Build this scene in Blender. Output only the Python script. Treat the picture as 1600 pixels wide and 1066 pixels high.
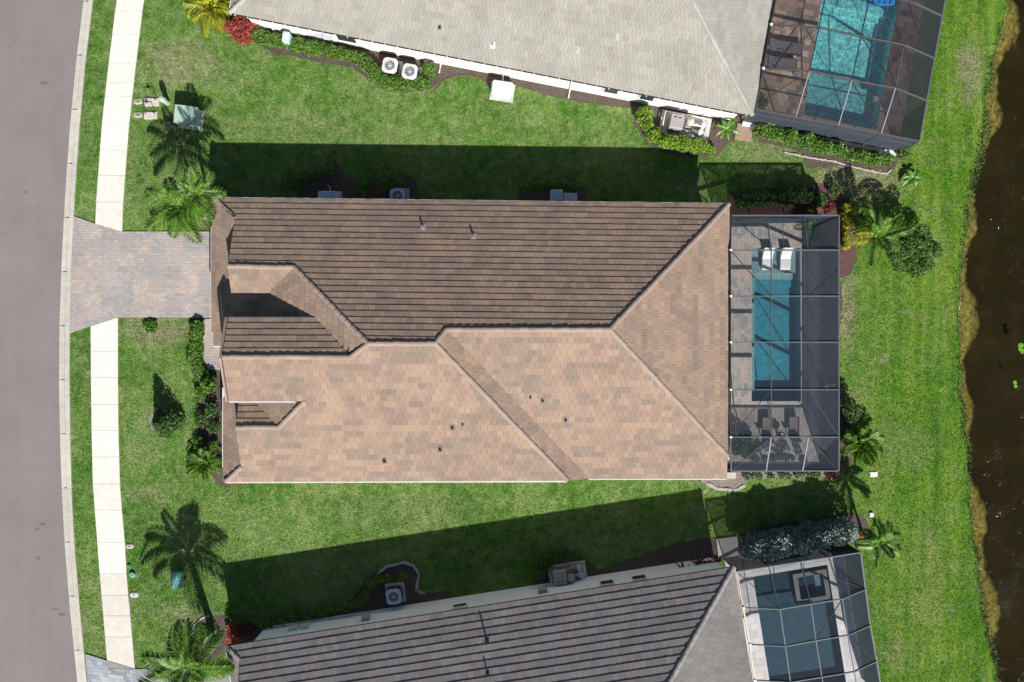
import bpy, math, random
import numpy as np
from mathutils import Vector, Matrix
from mathutils.geometry import tessellate_polygon

rnd = random.Random(7)
rng = np.random.default_rng(7)
for o in list(bpy.data.objects):
    bpy.data.objects.remove(o)
SC = bpy.context.scene
COL = SC.collection
R = math.radians

# ------------------------------------------------------------------ camera, sky, sun, exposure
H = 47.5                 # drone height over the lawn (m)
F = 1282.0               # focal length in pixels of the 1600 px wide photograph
cam = bpy.data.cameras.new('camera')
cam.sensor_width = 36.0
cam.lens = 36.0 * F / 1600.0
cam.clip_end = 3000
camo = bpy.data.objects.new('camera', cam)
camo.location = (0, 0, H)
COL.objects.link(camo)
SC.camera = camo

SUN_EL = R(37.0)
SX, SY = 0.300, -0.954   # horizontal direction towards the sun
w = bpy.data.worlds.new('World')
SC.world = w
w.use_nodes = True
wn = w.node_tree
bg = wn.nodes['Background']
sky = wn.nodes.new('ShaderNodeTexSky')
sky.sky_type = 'NISHITA'
sky.sun_disc = False
sky.sun_elevation = SUN_EL
sky.sun_rotation = math.atan2(SX, SY)
wn.links.new(sky.outputs[0], bg.inputs[0])
bg.inputs[1].default_value = 0.05
sl = bpy.data.lights.new('sun', 'SUN')
sl.energy = 5.0
sl.angle = R(0.5)
sl.color = (1.0, 0.955, 0.89)
so = bpy.data.objects.new('sun', sl)
d = Vector((-SX * math.cos(SUN_EL), -SY * math.cos(SUN_EL), -math.sin(SUN_EL)))
so.rotation_euler = d.to_track_quat('-Z', 'Y').to_euler()
so.location = (20, -60, 60)
COL.objects.link(so)
SC.view_settings.view_transform = 'Standard'
SC.view_settings.look = 'None'
SC.view_settings.gamma = 1
SC.view_settings.use_curve_mapping = False
SC.view_settings.exposure = 0.6

# ------------------------------------------------------------------ helpers
def P(px, py, z=0.0):
    s = (H - z) / F
    return np.array([(px - 800) * s, (533 - py) * s, z])

def PV(px, py, z=0.0):
    return Vector(P(px, py, z))

class MB:
    """collects polygons, then links them as one mesh object"""
    def __init__(self):
        self.v = []; self.f = []; self.t = []; self.m = []
    def poly(self, pts, t=0.5, m=0):
        i = len(self.v)
        self.v.extend([tuple(p) for p in pts])
        self.f.append(tuple(range(i, i + len(pts)))); self.t.append(t); self.m.append(m)
    def faces(self, pts, faces, t=0.5, m=0):
        i = len(self.v)
        self.v.extend([tuple(p) for p in pts])
        for f in faces:
            self.f.append(tuple(i + k for k in f)); self.t.append(t); self.m.append(m)
    def prism(self, pts, z0, z1, t=0.5, m=0, bottom=True):
        """pts: plan polygon counter-clockwise or clockwise"""
        pts = [(p[0], p[1]) for p in pts]
        a = sum(pts[i][0] * pts[(i + 1) % len(pts)][1] - pts[(i + 1) % len(pts)][0] * pts[i][1] for i in range(len(pts)))
        if a < 0: pts = pts[::-1]
        n = len(pts)
        vs = [(x, y, z0) for x, y in pts] + [(x, y, z1) for x, y in pts]
        fs = [tuple(range(n, 2 * n))] + [(i, (i + 1) % n, n + (i + 1) % n, n + i) for i in range(n)]
        if bottom: fs.append(tuple(range(n - 1, -1, -1)))
        self.faces(vs, fs, t, m)
    def box(self, c, s, rot=0.0, t=0.5, m=0):
        ca, sa = math.cos(rot), math.sin(rot)
        hx, hy = s[0] / 2, s[1] / 2
        pts = [(c[0] + x * ca - y * sa, c[1] + x * sa + y * ca) for x, y in ((-hx, -hy), (hx, -hy), (hx, hy), (-hx, hy))]
        self.prism(pts, c[2] - s[2] / 2, c[2] + s[2] / 2, t, m)
    def bevel_box(self, c, s, b, rot=0.0, t=0.5, m=0, rc=0.0):
        """box with rounded plan corners (rc) and a chamfered top edge (b)"""
        ca, sa = math.cos(rot), math.sin(rot)
        hx, hy = s[0] / 2, s[1] / 2
        def ring(ins):
            r = max(rc, 0.001); out = []
            for (qx, qy, a0) in ((hx, hy, 0), (-hx, hy, 90), (-hx, -hy, 180), (hx, -hy, 270)):
                sxn, syn = (1 if qx > 0 else -1), (1 if qy > 0 else -1)
                for k in range(4):
                    a = R(a0 + 30 * k)
                    x = qx - sxn * r + (r - ins) * math.cos(a) if r > ins else qx - sxn * ins
                    y = qy - syn * r + (r - ins) * math.sin(a) if r > ins else qy - syn * ins
                    out.append((c[0] + x * ca - y * sa, c[1] + x * sa + y * ca))
            return out
        z0, z1 = c[2] - s[2] / 2, c[2] + s[2] / 2
        r0, r1 = ring(0), ring(b)
        n = len(r0)
        vs = [(x, y, z0) for x, y in r0] + [(x, y, z1 - b) for x, y in r0] + [(x, y, z1) for x, y in r1]
        fs = [(i, (i + 1) % n, n + (i + 1) % n, n + i) for i in range(n)]
        fs += [(n + i, n + (i + 1) % n, 2 * n + (i + 1) % n, 2 * n + i) for i in range(n)]
        fs += [tuple(range(2 * n, 3 * n)), tuple(range(n - 1, -1, -1))]
        self.faces(vs, fs, t, m)
    def bar(self, p0, p1, w, h, t=0.5, m=0):
        p0, p1 = Vector(p0), Vector(p1)
        d = (p1 - p0)
        if d.length < 1e-5: return
        d.normalize()
        up = Vector((0, 0, 1)) if abs(d.z) < 0.95 else Vector((0, 1, 0))
        s = d.cross(up).normalized(); u = s.cross(d).normalized()
        vs = []
        for p in (p0, p1):
            for a, b in ((-1, -1), (1, -1), (1, 1), (-1, 1)):
                vs.append(p + s * (a * w / 2) + u * (b * h / 2))
        self.faces(vs, [(0, 1, 2, 3), (7, 6, 5, 4), (0, 4, 5, 1), (1, 5, 6, 2), (2, 6, 7, 3), (3, 7, 4, 0)], t, m)
    def tube(self, pts, r, n=8, t=0.5, m=0):
        pts = [Vector(p) for p in pts]
        rs = r if isinstance(r, (list, tuple)) else [r] * len(pts)
        vs = []
        for i, p in enumerate(pts):
            d = (pts[min(i + 1, len(pts) - 1)] - pts[max(i - 1, 0)]).normalized()
            up = Vector((0, 0, 1)) if abs(d.z) < 0.9 else Vector((1, 0, 0))
            s = d.cross(up).normalized(); u = s.cross(d).normalized()
            for k in range(n):
                a = 2 * math.pi * k / n
                vs.append(p + s * (math.cos(a) * rs[i]) + u * (math.sin(a) * rs[i]))
        fs = []
        for i in range(len(pts) - 1):
            for k in range(n):
                fs.append((i * n + k, i * n + (k + 1) % n, (i + 1) * n + (k + 1) % n, (i + 1) * n + k))
        fs.append(tuple(range(n - 1, -1, -1))); fs.append(tuple(range((len(pts) - 1) * n, len(pts) * n)))
        self.faces(vs, fs, t, m)
    def lathe(self, c, prof, n=16, t=0.5, m=0):
        vs = []
        for (r, z) in prof:
            for k in range(n):
                a = 2 * math.pi * k / n
                vs.append((c[0] + r * math.cos(a), c[1] + r * math.sin(a), c[2] + z))
        fs = []
        for i in range(len(prof) - 1):
            for k in range(n):
                fs.append((i * n + k, i * n + (k + 1) % n, (i + 1) * n + (k + 1) % n, (i + 1) * n + k))
        fs.append(tuple(range((len(prof) - 1) * n, len(prof) * n))); fs.append(tuple(range(n - 1, -1, -1)))
        self.faces(vs, fs, t, m)
    def mesh(self, name, mats):
        me = bpy.data.meshes.new(name)
        me.from_pydata(self.v, [], self.f)
        for mm in (mats if isinstance(mats, (list, tuple)) else [mats]): me.materials.append(mm)
        if any(self.m): me.polygons.foreach_set('material_index', self.m)
        at = me.attributes.new('tint', 'FLOAT', 'FACE')
        at.data.foreach_set('value', np.array(self.t, dtype=np.float32))
        me.update()
        return me
    def build(self, name, mats, parent=None, smooth=False):
        me = self.mesh(name, mats)
        if smooth: me.polygons.foreach_set('use_smooth', [True] * len(me.polygons))
        return link(name, me, parent)

def link(name, me, parent=None, matrix=None):
    """mesh data is in world coordinates; a child is offset by its chain of parents (which never rotate)"""
    o = bpy.data.objects.new(name, me)
    COL.objects.link(o)
    off = Vector((0, 0, 0)); p = parent
    while p is not None:
        off += p.location; p = p.parent
    if matrix is not None:
        o.matrix_basis = Matrix.Translation(-off) @ matrix
    else:
        o.location = -off
    if parent is not None: o.parent = parent
    return o

def thing(name, label, cat, loc, group=None):
    o = bpy.data.objects.new(name, None)
    o.empty_display_size = 0.3
    o.location = Vector(loc)
    COL.objects.link(o)
    o['label'] = label; o['category'] = cat
    if group: o['group'] = group
    return o

def tag(o, label, cat, group=None):
    o['label'] = label; o['category'] = cat
    if group: o['group'] = group
    return o

def struct(o, label=None, cat=None):
    o['kind'] = 'structure'
    if label: o['label'] = label
    if cat: o['category'] = cat
    return o

def stuff(o, label=None, cat=None):
    o['kind'] = 'stuff'
    if label: o['label'] = label
    if cat: o['category'] = cat
    return o

def big_mesh(name, V, Fc, mat, tint=None, parent=None):
    """V (n,3), Fc (m,k) numpy -> mesh object"""
    me = bpy.data.meshes.new(name)
    V = np.asarray(V, dtype=np.float32); Fc = np.asarray(Fc, dtype=np.int32)
    n, k = Fc.shape
    me.vertices.add(len(V)); me.vertices.foreach_set('co', V.ravel())
    me.loops.add(n * k); me.loops.foreach_set('vertex_index', Fc.ravel())
    me.polygons.add(n); me.polygons.foreach_set('loop_start', np.arange(0, n * k, k, dtype=np.int32))
    me.update(calc_edges=True)
    me.materials.append(mat)
    if tint is not None:
        at = me.attributes.new('tint', 'FLOAT', 'FACE')
        at.data.foreach_set('value', np.asarray(tint, dtype=np.float32))
    return link(name, me, parent)

# ------------------------------------------------------------------ materials
class NT:
    def __init__(self, name):
        self.m = bpy.data.materials.new(name); self.m.use_nodes = True
        self.nt = self.m.node_tree
        self.b = self.nt.nodes['Principled BSDF']; self.out = self.nt.nodes['Material Output']
        self.pos = None
    def n(self, t, **kw):
        x = self.nt.nodes.new(t)
        for k, v in kw.items(): setattr(x, k, v)
        return x
    def s(self, sock, v):
        if isinstance(v, bpy.types.NodeSocket): self.nt.links.new(v, sock)
        elif isinstance(v, (tuple, list)) and len(v) == 3 and sock.type == 'RGBA': sock.default_value = (*v, 1)
        else: sock.default_value = v
    def P(self):
        if self.pos is None: self.pos = self.n('ShaderNodeNewGeometry').outputs['Position']
        return self.pos
    def noise(self, scale, detail=3, rough=0.55, stretch=None, off=(0, 0, 0), dist=0.0):
        v = self.P()
        if stretch or any(off):
            mp = self.n('ShaderNodeMapping'); self.s(mp.inputs[0], v)
            if stretch: mp.inputs['Scale'].default_value = stretch
            mp.inputs['Location'].default_value = off
            v = mp.outputs[0]
        x = self.n('ShaderNodeTexNoise'); self.s(x.inputs['Vector'], v)
        x.inputs['Scale'].default_value = scale; x.inputs['Detail'].default_value = detail
        x.inputs['Roughness'].default_value = rough; x.inputs['Distortion'].default_value = dist
        return x.outputs['Fac']
    def vor(self, scale, feature='F1', out='Distance', stretch=None):
        v = self.P()
        if stretch:
            mp = self.n('ShaderNodeMapping'); self.s(mp.inputs[0], v); mp.inputs['Scale'].default_value = stretch; v = mp.outputs[0]
        x = self.n('ShaderNodeTexVoronoi', feature=feature); self.s(x.inputs['Vector'], v); x.inputs['Scale'].default_value = scale
        return x.outputs[out]
    def math(self, op, a, b=0.0, clamp=False):
        x = self.n('ShaderNodeMath', operation=op, use_clamp=clamp); self.s(x.inputs[0], a); self.s(x.inputs[1], b)
        return x.outputs[0]
    def ramp(self, f, stops, interp='LINEAR'):
        x = self.n('ShaderNodeValToRGB'); self.s(x.inputs[0], f)
        cr = x.color_ramp; cr.interpolation = interp
        while len(cr.elements) > 1: cr.elements.remove(cr.elements[-1])
        for i, (p, c) in enumerate(stops):
            e = cr.elements[0] if i == 0 else cr.elements.new(p)
            e.position = p
            e.color = (c[0], c[1], c[2], 1) if isinstance(c, (tuple, list)) else (c, c, c, 1)
        return x.outputs[0]
    def mix(self, f, a, b, mode='MIX'):
        x = self.n('ShaderNodeMix', data_type='RGBA', blend_type=mode)
        self.s(x.inputs[0], f); self.s(x.inputs[6], a); self.s(x.inputs[7], b)
        return x.outputs[2]
    def tint(self):
        a = self.n('ShaderNodeAttribute', attribute_type='GEOMETRY', attribute_name='tint')
        return a.outputs['Fac']
    def tint_both(self):
        a = self.n('ShaderNodeAttribute', attribute_type='GEOMETRY', attribute_name='tint')
        b = self.n('ShaderNodeAttribute', attribute_type='OBJECT', attribute_name='tint')
        return self.math('ADD', a.outputs['Fac'], b.outputs['Fac'])
    def bump(self, h, strength=0.3, dist=0.02):
        x = self.n('ShaderNodeBump'); self.s(x.inputs['Height'], h)
        x.inputs['Strength'].default_value = strength; x.inputs['Distance'].default_value = dist
        self.s(self.b.inputs['Normal'], x.outputs[0])
    def done(self, color, rough=0.8, metal=0.0, spec=0.3):
        self.s(self.b.inputs['Base Color'], color); self.s(self.b.inputs['Roughness'], rough)
        self.b.inputs['Metallic'].default_value = metal
        self.b.inputs['Specular IOR Level'].default_value = spec
        return self.m

def plain(name, col, rough=0.6, metal=0.0, var=0.12, scale=3.0, spec=0.4, bump=0.0):
    m = NT(name)
    f = m.noise(scale, 4)
    lo = tuple(c * (1 - var) for c in col); hi = tuple(min(1, c * (1 + var)) for c in col)
    c = m.ramp(f, [(0.3, lo), (0.7, hi)])
    if bump: m.bump(m.noise(scale * 8, 3), bump, 0.01)
    return m.done(c, rough, metal, spec)

# dry or worn spots of the lawns: pixel x, y, radii, strength
SPOTS = [(245, 518, 70, 30, 1.0), (1340, 280, 95, 48, 1.0), (1322, 480, 22, 90, .9), (1330, 640, 20, 40, .6), (298, 962, 60, 28, .7),
         (1195, 232, 110, 30, .45), (285, 100, 80, 45, .7), (330, 120, 40, 22, .35), (1515, 110, 28, 55, .9), (1512, 150, 18, 30, .6),
         (230, 770, 40, 14, .55), (135, 590, 12, 60, .3), (135, 200, 14, 60, .3), (640, 800, 150, 40, .3), (470, 200, 150, 30, .35), (1400, 1020, 30, 34, .45),
         (1450, 900, 40, 120, .25), (205, 250, 16, 50, .4), (560, 880, 120, 40, .3), (1110, 750, 40, 14, .5), (258, 640, 40, 26, .5), (1420, 700, 60, 40, .3)]
def grass_color(m):
    p = m.P()
    sep = m.n('ShaderNodeSeparateXYZ'); m.s(sep.inputs[0], p)
    X, Y = sep.outputs[0], sep.outputs[1]
    big = m.noise(0.22, 4, 0.6)
    mid = m.noise(1.6, 4, 0.65, off=(3, 7, 0))
    fine = m.noise(9.0, 4, 0.7)
    a = m.ramp(m.math('ADD', m.math('MULTIPLY', big, 0.5), m.math('MULTIPLY', mid, 0.5)),
               [(0.39, (0.058, 0.160, 0.022)), (0.5, (0.122, 0.230, 0.047)), (0.61, (0.205, 0.285, 0.098))])
    # the lot behind the pools: brighter, yellower turf with faint mowing bands
    g = m.n('ShaderNodeMath', operation='ADD'); m.s(g.inputs[0], X); m.s(g.inputs[1], m.math('MULTIPLY', m.math('SUBTRACT', m.noise(0.3, 3), 0.5), 5.0))
    right = m.ramp(m.math('MULTIPLY', g.outputs[0], 1 / 40.0), [(0.44, 0.0), (0.57, 1.0)])
    stripe = m.noise(1.5, 2, 0.5, stretch=(1.0, 0.06, 1.0))
    b = m.ramp(m.math('ADD', m.math('MULTIPLY', stripe, 0.6), m.math('MULTIPLY', m.noise(0.8, 4, 0.65, off=(9, 1, 0)), 0.4)),
               [(0.36, (0.055, 0.160, 0.014)), (0.5, (0.104, 0.220, 0.020)), (0.64, (0.188, 0.280, 0.047))])
    c = m.mix(right, a, b)
    # clumps of thatch and bare spots
    tot = None
    wob = m.math('MULTIPLY', m.math('SUBTRACT', m.noise(1.1, 5, 0.7, off=(5, 5, 0)), 0.5), 2.4)
    for (px, py, rx, ry, st) in SPOTS:
        q = P(px, py)
        k = H / F
        dx = m.math('MULTIPLY', m.math('SUBTRACT', X, float(q[0])), 1 / (rx * k))
        dy = m.math('MULTIPLY', m.math('SUBTRACT', Y, float(q[1])), 1 / (ry * k))
        r2 = m.math('ADD', m.math('MULTIPLY', dx, dx), m.math('MULTIPLY', dy, dy))
        v = m.math('MULTIPLY', m.math('SUBTRACT', 1.0, m.math('SUBTRACT', r2, wob), clamp=True), st)
        tot = v if tot is None else m.math('MAXIMUM', tot, v)
    dry = m.ramp(mid, [(0.3, (0.19, 0.175, 0.10)), (0.7, (0.36, 0.32, 0.225))])
    sp = m.ramp(m.math('ADD', m.math('MULTIPLY', m.noise(2.6, 5, 0.78, off=(1, 2, 0)), 0.7), m.math('MULTIPLY', m.noise(0.5, 3, 0.6, off=(4, 4, 0)), 0.3)), [(0.50, 0.0), (0.66, 0.62)])
    c = m.mix(m.math('MAXIMUM', sp, m.math('MULTIPLY', tot, m.ramp(fine, [(0.3, 0.45), (0.62, 1.0)]))), c, dry)
    c = m.mix(0.75, c, m.ramp(m.math('ADD', m.math('MULTIPLY', fine, 0.6), m.math('MULTIPLY', m.noise(3.6, 4, 0.7, off=(2, 9, 0)), 0.4)), [(0.30, 0.35), (0.5, 0.95), (0.68, 1.6)]), 'MULTIPLY')
    return c, fine

def make_grass(name, blades=False):
    m = NT(name)
    c, fine = grass_color(m)
    if blades:
        c = m.mix(1.0, c, m.ramp(m.tint(), [(0.0, (0.62, 0.68, 0.55)), (0.6, (1.15, 1.15, 1.05)), (1.0, (1.75, 1.6, 1.55))]), 'MULTIPLY')
        tr = m.n('ShaderNodeBsdfTranslucent'); m.s(tr.inputs[0], c)
        m.done(c, 0.75, 0, 0.15)
        mx = m.n('ShaderNodeMixShader'); mx.inputs[0].default_value = 0.3
        m.nt.links.new(m.b.outputs[0], mx.inputs[1]); m.nt.links.new(tr.outputs[0], mx.inputs[2])
        m.nt.links.new(mx.outputs[0], m.out.inputs[0])
        return m.m
    m.bump(m.math('ADD', m.math('MULTIPLY', fine, 0.6), m.noise(24, 3, 0.7)), 0.9, 0.06)
    return m.done(c, 0.95, 0, 0.05)

def leafmat(name, lo, mid, hi, rough=0.5, transl=0.25, spec=0.35):
    m = NT(name)
    c = m.ramp(m.tint(), [(0.0, lo), (0.5, mid), (1.0, hi)])
    m.done(c, rough, 0, spec)
    tr = m.n('ShaderNodeBsdfTranslucent'); m.s(tr.inputs[0], c)
    mx = m.n('ShaderNodeMixShader'); mx.inputs[0].default_value = transl
    m.nt.links.new(m.b.outputs[0], mx.inputs[1]); m.nt.links.new(tr.outputs[0], mx.inputs[2])
    m.nt.links.new(mx.outputs[0], m.out.inputs[0])
    return m.m

def tilemat(name, stops, rough=0.85, grime=0.18):
    m = NT(name)
    c = m.ramp(m.tint_both(), stops)
    f = m.noise(14, 4, 0.65); g = m.noise(0.45, 3, 0.6)
    c = m.mix(0.8, c, m.ramp(f, [(0.25, 0.82), (0.75, 1.14)]), 'MULTIPLY')
    c = m.mix(grime * 4, c, m.ramp(g, [(0.3, 0.88), (0.7, 1.1)]), 'MULTIPLY')
    m.bump(m.noise(60, 3), 0.25, 0.01)
    return m.done(c, rough, 0, 0.2)

def screenmat(name, keep=0.72, col=(0.050, 0.056, 0.070)):
    """woven mesh: the open share falls as the fabric is seen more edge-on"""
    m = NT(name)
    lw = m.n('ShaderNodeLayerWeight'); lw.inputs[0].default_value = 0.5
    c = m.math('MAXIMUM', m.math('SUBTRACT', 1.0, lw.outputs['Facing']), 0.08)
    op = m.math('SUBTRACT', 1.0, m.math('POWER', keep, m.math('DIVIDE', 1.0, c)))
    df = m.n('ShaderNodeBsdfDiffuse'); df.inputs[0].default_value = (*col, 1)
    tp = m.n('ShaderNodeBsdfTransparent')
    mx = m.n('ShaderNodeMixShader'); m.s(mx.inputs[0], op)
    m.nt.links.new(tp.outputs[0], mx.inputs[1]); m.nt.links.new(df.outputs[0], mx.inputs[2])
    m.nt.links.new(mx.outputs[0], m.out.inputs[0])
    return m.m

def schlick(m, bp):
    """reflectance of a thin water surface, the same from above and below"""
    lw = m.n('ShaderNodeLayerWeight'); lw.inputs[0].default_value = 0.5; m.s(lw.inputs['Normal'], bp.outputs[0])
    return m.math('ADD', 0.02, m.math('MULTIPLY', 0.98, m.math('POWER', lw.outputs['Facing'], 5.0)))
def watermat(name, tint, ripple=0.25, scale=3.0, lens=0.0, dist=0.03):  # lens: strength of the light dapples painted into the tint
    m = NT(name)
    h = m.math('ADD', m.noise(scale, 3, 0.6, dist=0.6), m.math('MULTIPLY', m.noise(scale * 3.2, 2, 0.6, dist=0.4), 0.4))
    bp = m.n('ShaderNodeBump'); m.s(bp.inputs['Height'], h); bp.inputs['Strength'].default_value = ripple; bp.inputs['Distance'].default_value = dist
    gl = m.n('ShaderNodeBsdfGlossy'); gl.inputs['Roughness'].default_value = 0.05; m.s(gl.inputs['Normal'], bp.outputs[0])
    tp = m.n('ShaderNodeBsdfTransparent')
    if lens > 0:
        # dappled light painted into the transparency tint as a cell pattern
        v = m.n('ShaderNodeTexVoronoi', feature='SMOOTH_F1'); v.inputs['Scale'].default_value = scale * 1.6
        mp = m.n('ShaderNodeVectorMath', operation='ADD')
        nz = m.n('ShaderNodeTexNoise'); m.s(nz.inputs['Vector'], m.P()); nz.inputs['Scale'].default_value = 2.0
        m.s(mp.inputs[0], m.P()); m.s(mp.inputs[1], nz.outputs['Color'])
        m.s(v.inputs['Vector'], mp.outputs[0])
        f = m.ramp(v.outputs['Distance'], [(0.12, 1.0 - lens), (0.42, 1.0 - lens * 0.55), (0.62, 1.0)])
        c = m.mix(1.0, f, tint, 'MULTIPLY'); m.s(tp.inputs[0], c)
    else:
        tp.inputs[0].default_value = (*tint, 1)
    mx = m.n('ShaderNodeMixShader'); m.s(mx.inputs[0], schlick(m, bp))
    m.nt.links.new(tp.outputs[0], mx.inputs[1]); m.nt.links.new(gl.outputs[0], mx.inputs[2])
    m.nt.links.new(mx.outputs[0], m.out.inputs[0])
    return m.m

M = {}
M['grass'] = make_grass('lawn_turf'); M['blade'] = make_grass('grass_blades', True)
def mk_asphalt():
    m = NT('asphalt')
    f = m.noise(55, 4, 0.75); g = m.noise(0.35, 4, 0.6); s = m.noise(1.2, 3, 0.5, stretch=(1.0, 0.12, 1.0))
    c = m.ramp(f, [(0.25, (0.125, 0.110, 0.106)), (0.5, (0.200, 0.181, 0.177)), (0.75, (0.31, 0.285, 0.276))])
    c = m.mix(0.6, c, m.ramp(g, [(0.3, 0.9), (0.7, 1.1)]), 'MULTIPLY')
    c = m.mix(0.5, c, m.ramp(s, [(0.3, 0.93), (0.7, 1.07)]), 'MULTIPLY')
    st = m.ramp(m.noise(1.3, 4, 0.6, off=(4, 2, 0)), [(0.70, 0.0), (0.76, 0.45)])
    c = m.mix(st, c, (0.10, 0.095, 0.095))
    sep = m.n('ShaderNodeSeparateXYZ'); m.s(sep.inputs[0], m.P())
    wob = m.math('MULTIPLY', m.math('SUBTRACT', m.noise(5, 4, 0.7), 0.5), 1.6)
    for (px, py, rx, ry) in ((67, 819, 7, 3.5), (58, 826, 5, 3), (97, 960, 8, 4), (87, 951, 6, 2.5), (60, 872, 4, 3), (40, 300, 5, 3), (70, 130, 9, 3)):
        q = P(px, py); k = H / F
        dx = m.math('MULTIPLY', m.math('SUBTRACT', sep.outputs[0], float(q[0])), 1 / (rx * k)); dy = m.math('MULTIPLY', m.math('SUBTRACT', sep.outputs[1], float(q[1])), 1 / (ry * k))
        r2 = m.math('ADD', m.math('MULTIPLY', dx, dx), m.math('MULTIPLY', dy, dy))
        c = m.mix(m.math('MULTIPLY', m.math('SUBTRACT', 1.0, m.math('ADD', r2, wob), clamp=True), 0.6), c, (0.075, 0.07, 0.07))
    cr = m.vor(0.35, 'DISTANCE_TO_EDGE'); 
    c = m.mix(m.math('MULTIPLY', m.ramp(cr, [(0.0, 1.0), (0.008, 0.0)]), m.ramp(m.noise(0.3, 2, 0.5, off=(8, 8, 0)), [(0.52, 0.0), (0.6, 0.35)])), c, (0.09, 0.085, 0.085))
    m.bump(f, 0.5, 0.012)
    return m.done(c, 0.9, 0, 0.25)
M['asphalt'] = mk_asphalt()
def mk_conc(name, a, b, stain=(0.30, 0.28, 0.25), amount=0.35, tintw=True):
    m = NT(name)
    f = m.noise(1.4, 5, 0.65); g = m.noise(7, 5, 0.7); h = m.noise(30, 3)
    c = m.ramp(f, [(0.3, a), (0.7, b)])
    c = m.mix(m.ramp(g, [(0.50, 0.0), (0.70, amount)]), c, stain)
    if tintw: c = m.mix(0.8, c, m.ramp(m.tint_both(), [(0.0, 0.78), (1.0, 1.1)]), 'MULTIPLY')
    m.bump(h, 0.2, 0.005)
    return m.done(c, 0.85, 0, 0.25)
M['sidewalk'] = mk_conc('sidewalk_concrete', (0.62, 0.59, 0.53), (0.71, 0.685, 0.63), (0.42, 0.40, 0.36), 0.45)
M['kerb'] = mk_conc('kerb_concrete', (0.43, 0.41, 0.365), (0.52, 0.50, 0.45), (0.27, 0.25, 0.22), 0.6)
M['concrete'] = mk_conc('pad_concrete', (0.42, 0.41, 0.39), (0.52, 0.51, 0.48))
M['joint'] = plain('joint_sand', (0.27, 0.25, 0.235), 0.95)
M['paver'] = tilemat('driveway_pavers', [(0.0, (0.310, 0.292, 0.292)), (0.3, (0.350, 0.325, 0.318)), (0.55, (0.378, 0.342, 0.325)), (0.8, (0.398, 0.342, 0.318)), (0.93, (0.415, 0.335, 0.295)), (1.0, (0.45, 0.385, 0.335))], 0.85, 0.2)
M['paver_grey'] = tilemat('grey_pavers', [(0.0, (0.24, 0.26, 0.30)), (0.5, (0.33, 0.35, 0.38)), (1.0, (0.42, 0.44, 0.46))], 0.85, 0.2)
M['deck_beige'] = tilemat('beige_deck_pavers', [(0.0, (0.33, 0.33, 0.34)), (0.4, (0.44, 0.42, 0.39)), (0.75, (0.52, 0.46, 0.40)), (1.0, (0.56, 0.44, 0.37))], 0.8, 0.2)
M['deck_brown'] = tilemat('brown_deck_pavers', [(0.0, (0.17, 0.15, 0.145)), (0.35, (0.29, 0.20, 0.165)), (0.7, (0.38, 0.255, 0.20)), (1.0, (0.44, 0.34, 0.26))], 0.8, 0.3)
M['deck_stone'] = tilemat('pale_stone_deck', [(0.0, (0.54, 0.53, 0.54)), (0.5, (0.61, 0.60, 0.60)), (1.0, (0.67, 0.64, 0.63))], 0.7, 0.2)
def mk_mulch(name, a, b, c3):
    m = NT(name)
    f = m.noise(16, 5, 0.75); g = m.noise(1.2, 3)
    c = m.ramp(f, [(0.28, a), (0.5, b), (0.72, c3)])
    c = m.mix(0.6, c, m.ramp(g, [(0.3, 0.8), (0.7, 1.2)]), 'MULTIPLY')
    m.bump(f, 1.0, 0.06)
    return m.done(c, 0.95, 0, 0.1)
M['mulch'] = mk_mulch('brown_mulch', (0.035, 0.026, 0.022), (0.105, 0.080, 0.068), (0.22, 0.18, 0.155))
M['mulch_red'] = mk_mulch('reddish_mulch', (0.045, 0.025, 0.025), (0.12, 0.066, 0.062), (0.22, 0.15, 0.135))
M['pebble'] = mk_mulch('pebble_mulch', (0.10, 0.085, 0.075), (0.24, 0.21, 0.185), (0.46, 0.42, 0.38))
M['edging'] = mk_mulch('pale_stone_edging', (0.25, 0.23, 0.21), (0.42, 0.40, 0.37), (0.58, 0.55, 0.5))
def mk_mud():
    m = NT('pond_bed')
    sep = m.n('ShaderNodeSeparateXYZ'); m.s(sep.inputs[0], m.P())
    z = m.math('ADD', sep.outputs[2], m.math('MULTIPLY', m.math('SUBTRACT', m.noise(1.3, 5, 0.72), 0.5), 0.60))
    al = m.ramp(m.noise(4, 5, 0.7), [(0.3, (0.11, 0.115, 0.04)), (0.5, (0.33, 0.30, 0.12)), (0.72, (0.62, 0.56, 0.32))])
    mud = m.ramp(m.noise(0.6, 4), [(0.3, (0.029, 0.025, 0.010)), (0.7, (0.042, 0.031, 0.013))])
    # algae and sand sit on the shallow shelf (by depth), peat mud below it
    c = m.mix(m.ramp(z, [(0.0, 1.0)]), mud, mud)
    f = m.n('ShaderNodeMapRange'); m.s(f.inputs[0], z); f.inputs[1].default_value = -0.66; f.inputs[2].default_value = -0.46
    c = m.mix(f.outputs[0], mud, al)
    f2 = m.n('ShaderNodeMapRange'); m.s(f2.inputs[0], sep.outputs[2]); f2.inputs[1].default_value = -0.20; f2.inputs[2].default_value = -0.12
    soil = m.ramp(m.noise(6, 4, 0.7), [(0.3, (0.022, 0.030, 0.012)), (0.7, (0.07, 0.085, 0.03))])
    c = m.mix(f2.outputs[0], c, soil)
    m.bump(m.noise(9, 4, 0.7), 0.4, 0.03)
    return m.done(c, 0.9, 0, 0.1)
M['mud'] = mk_mud()
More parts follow.
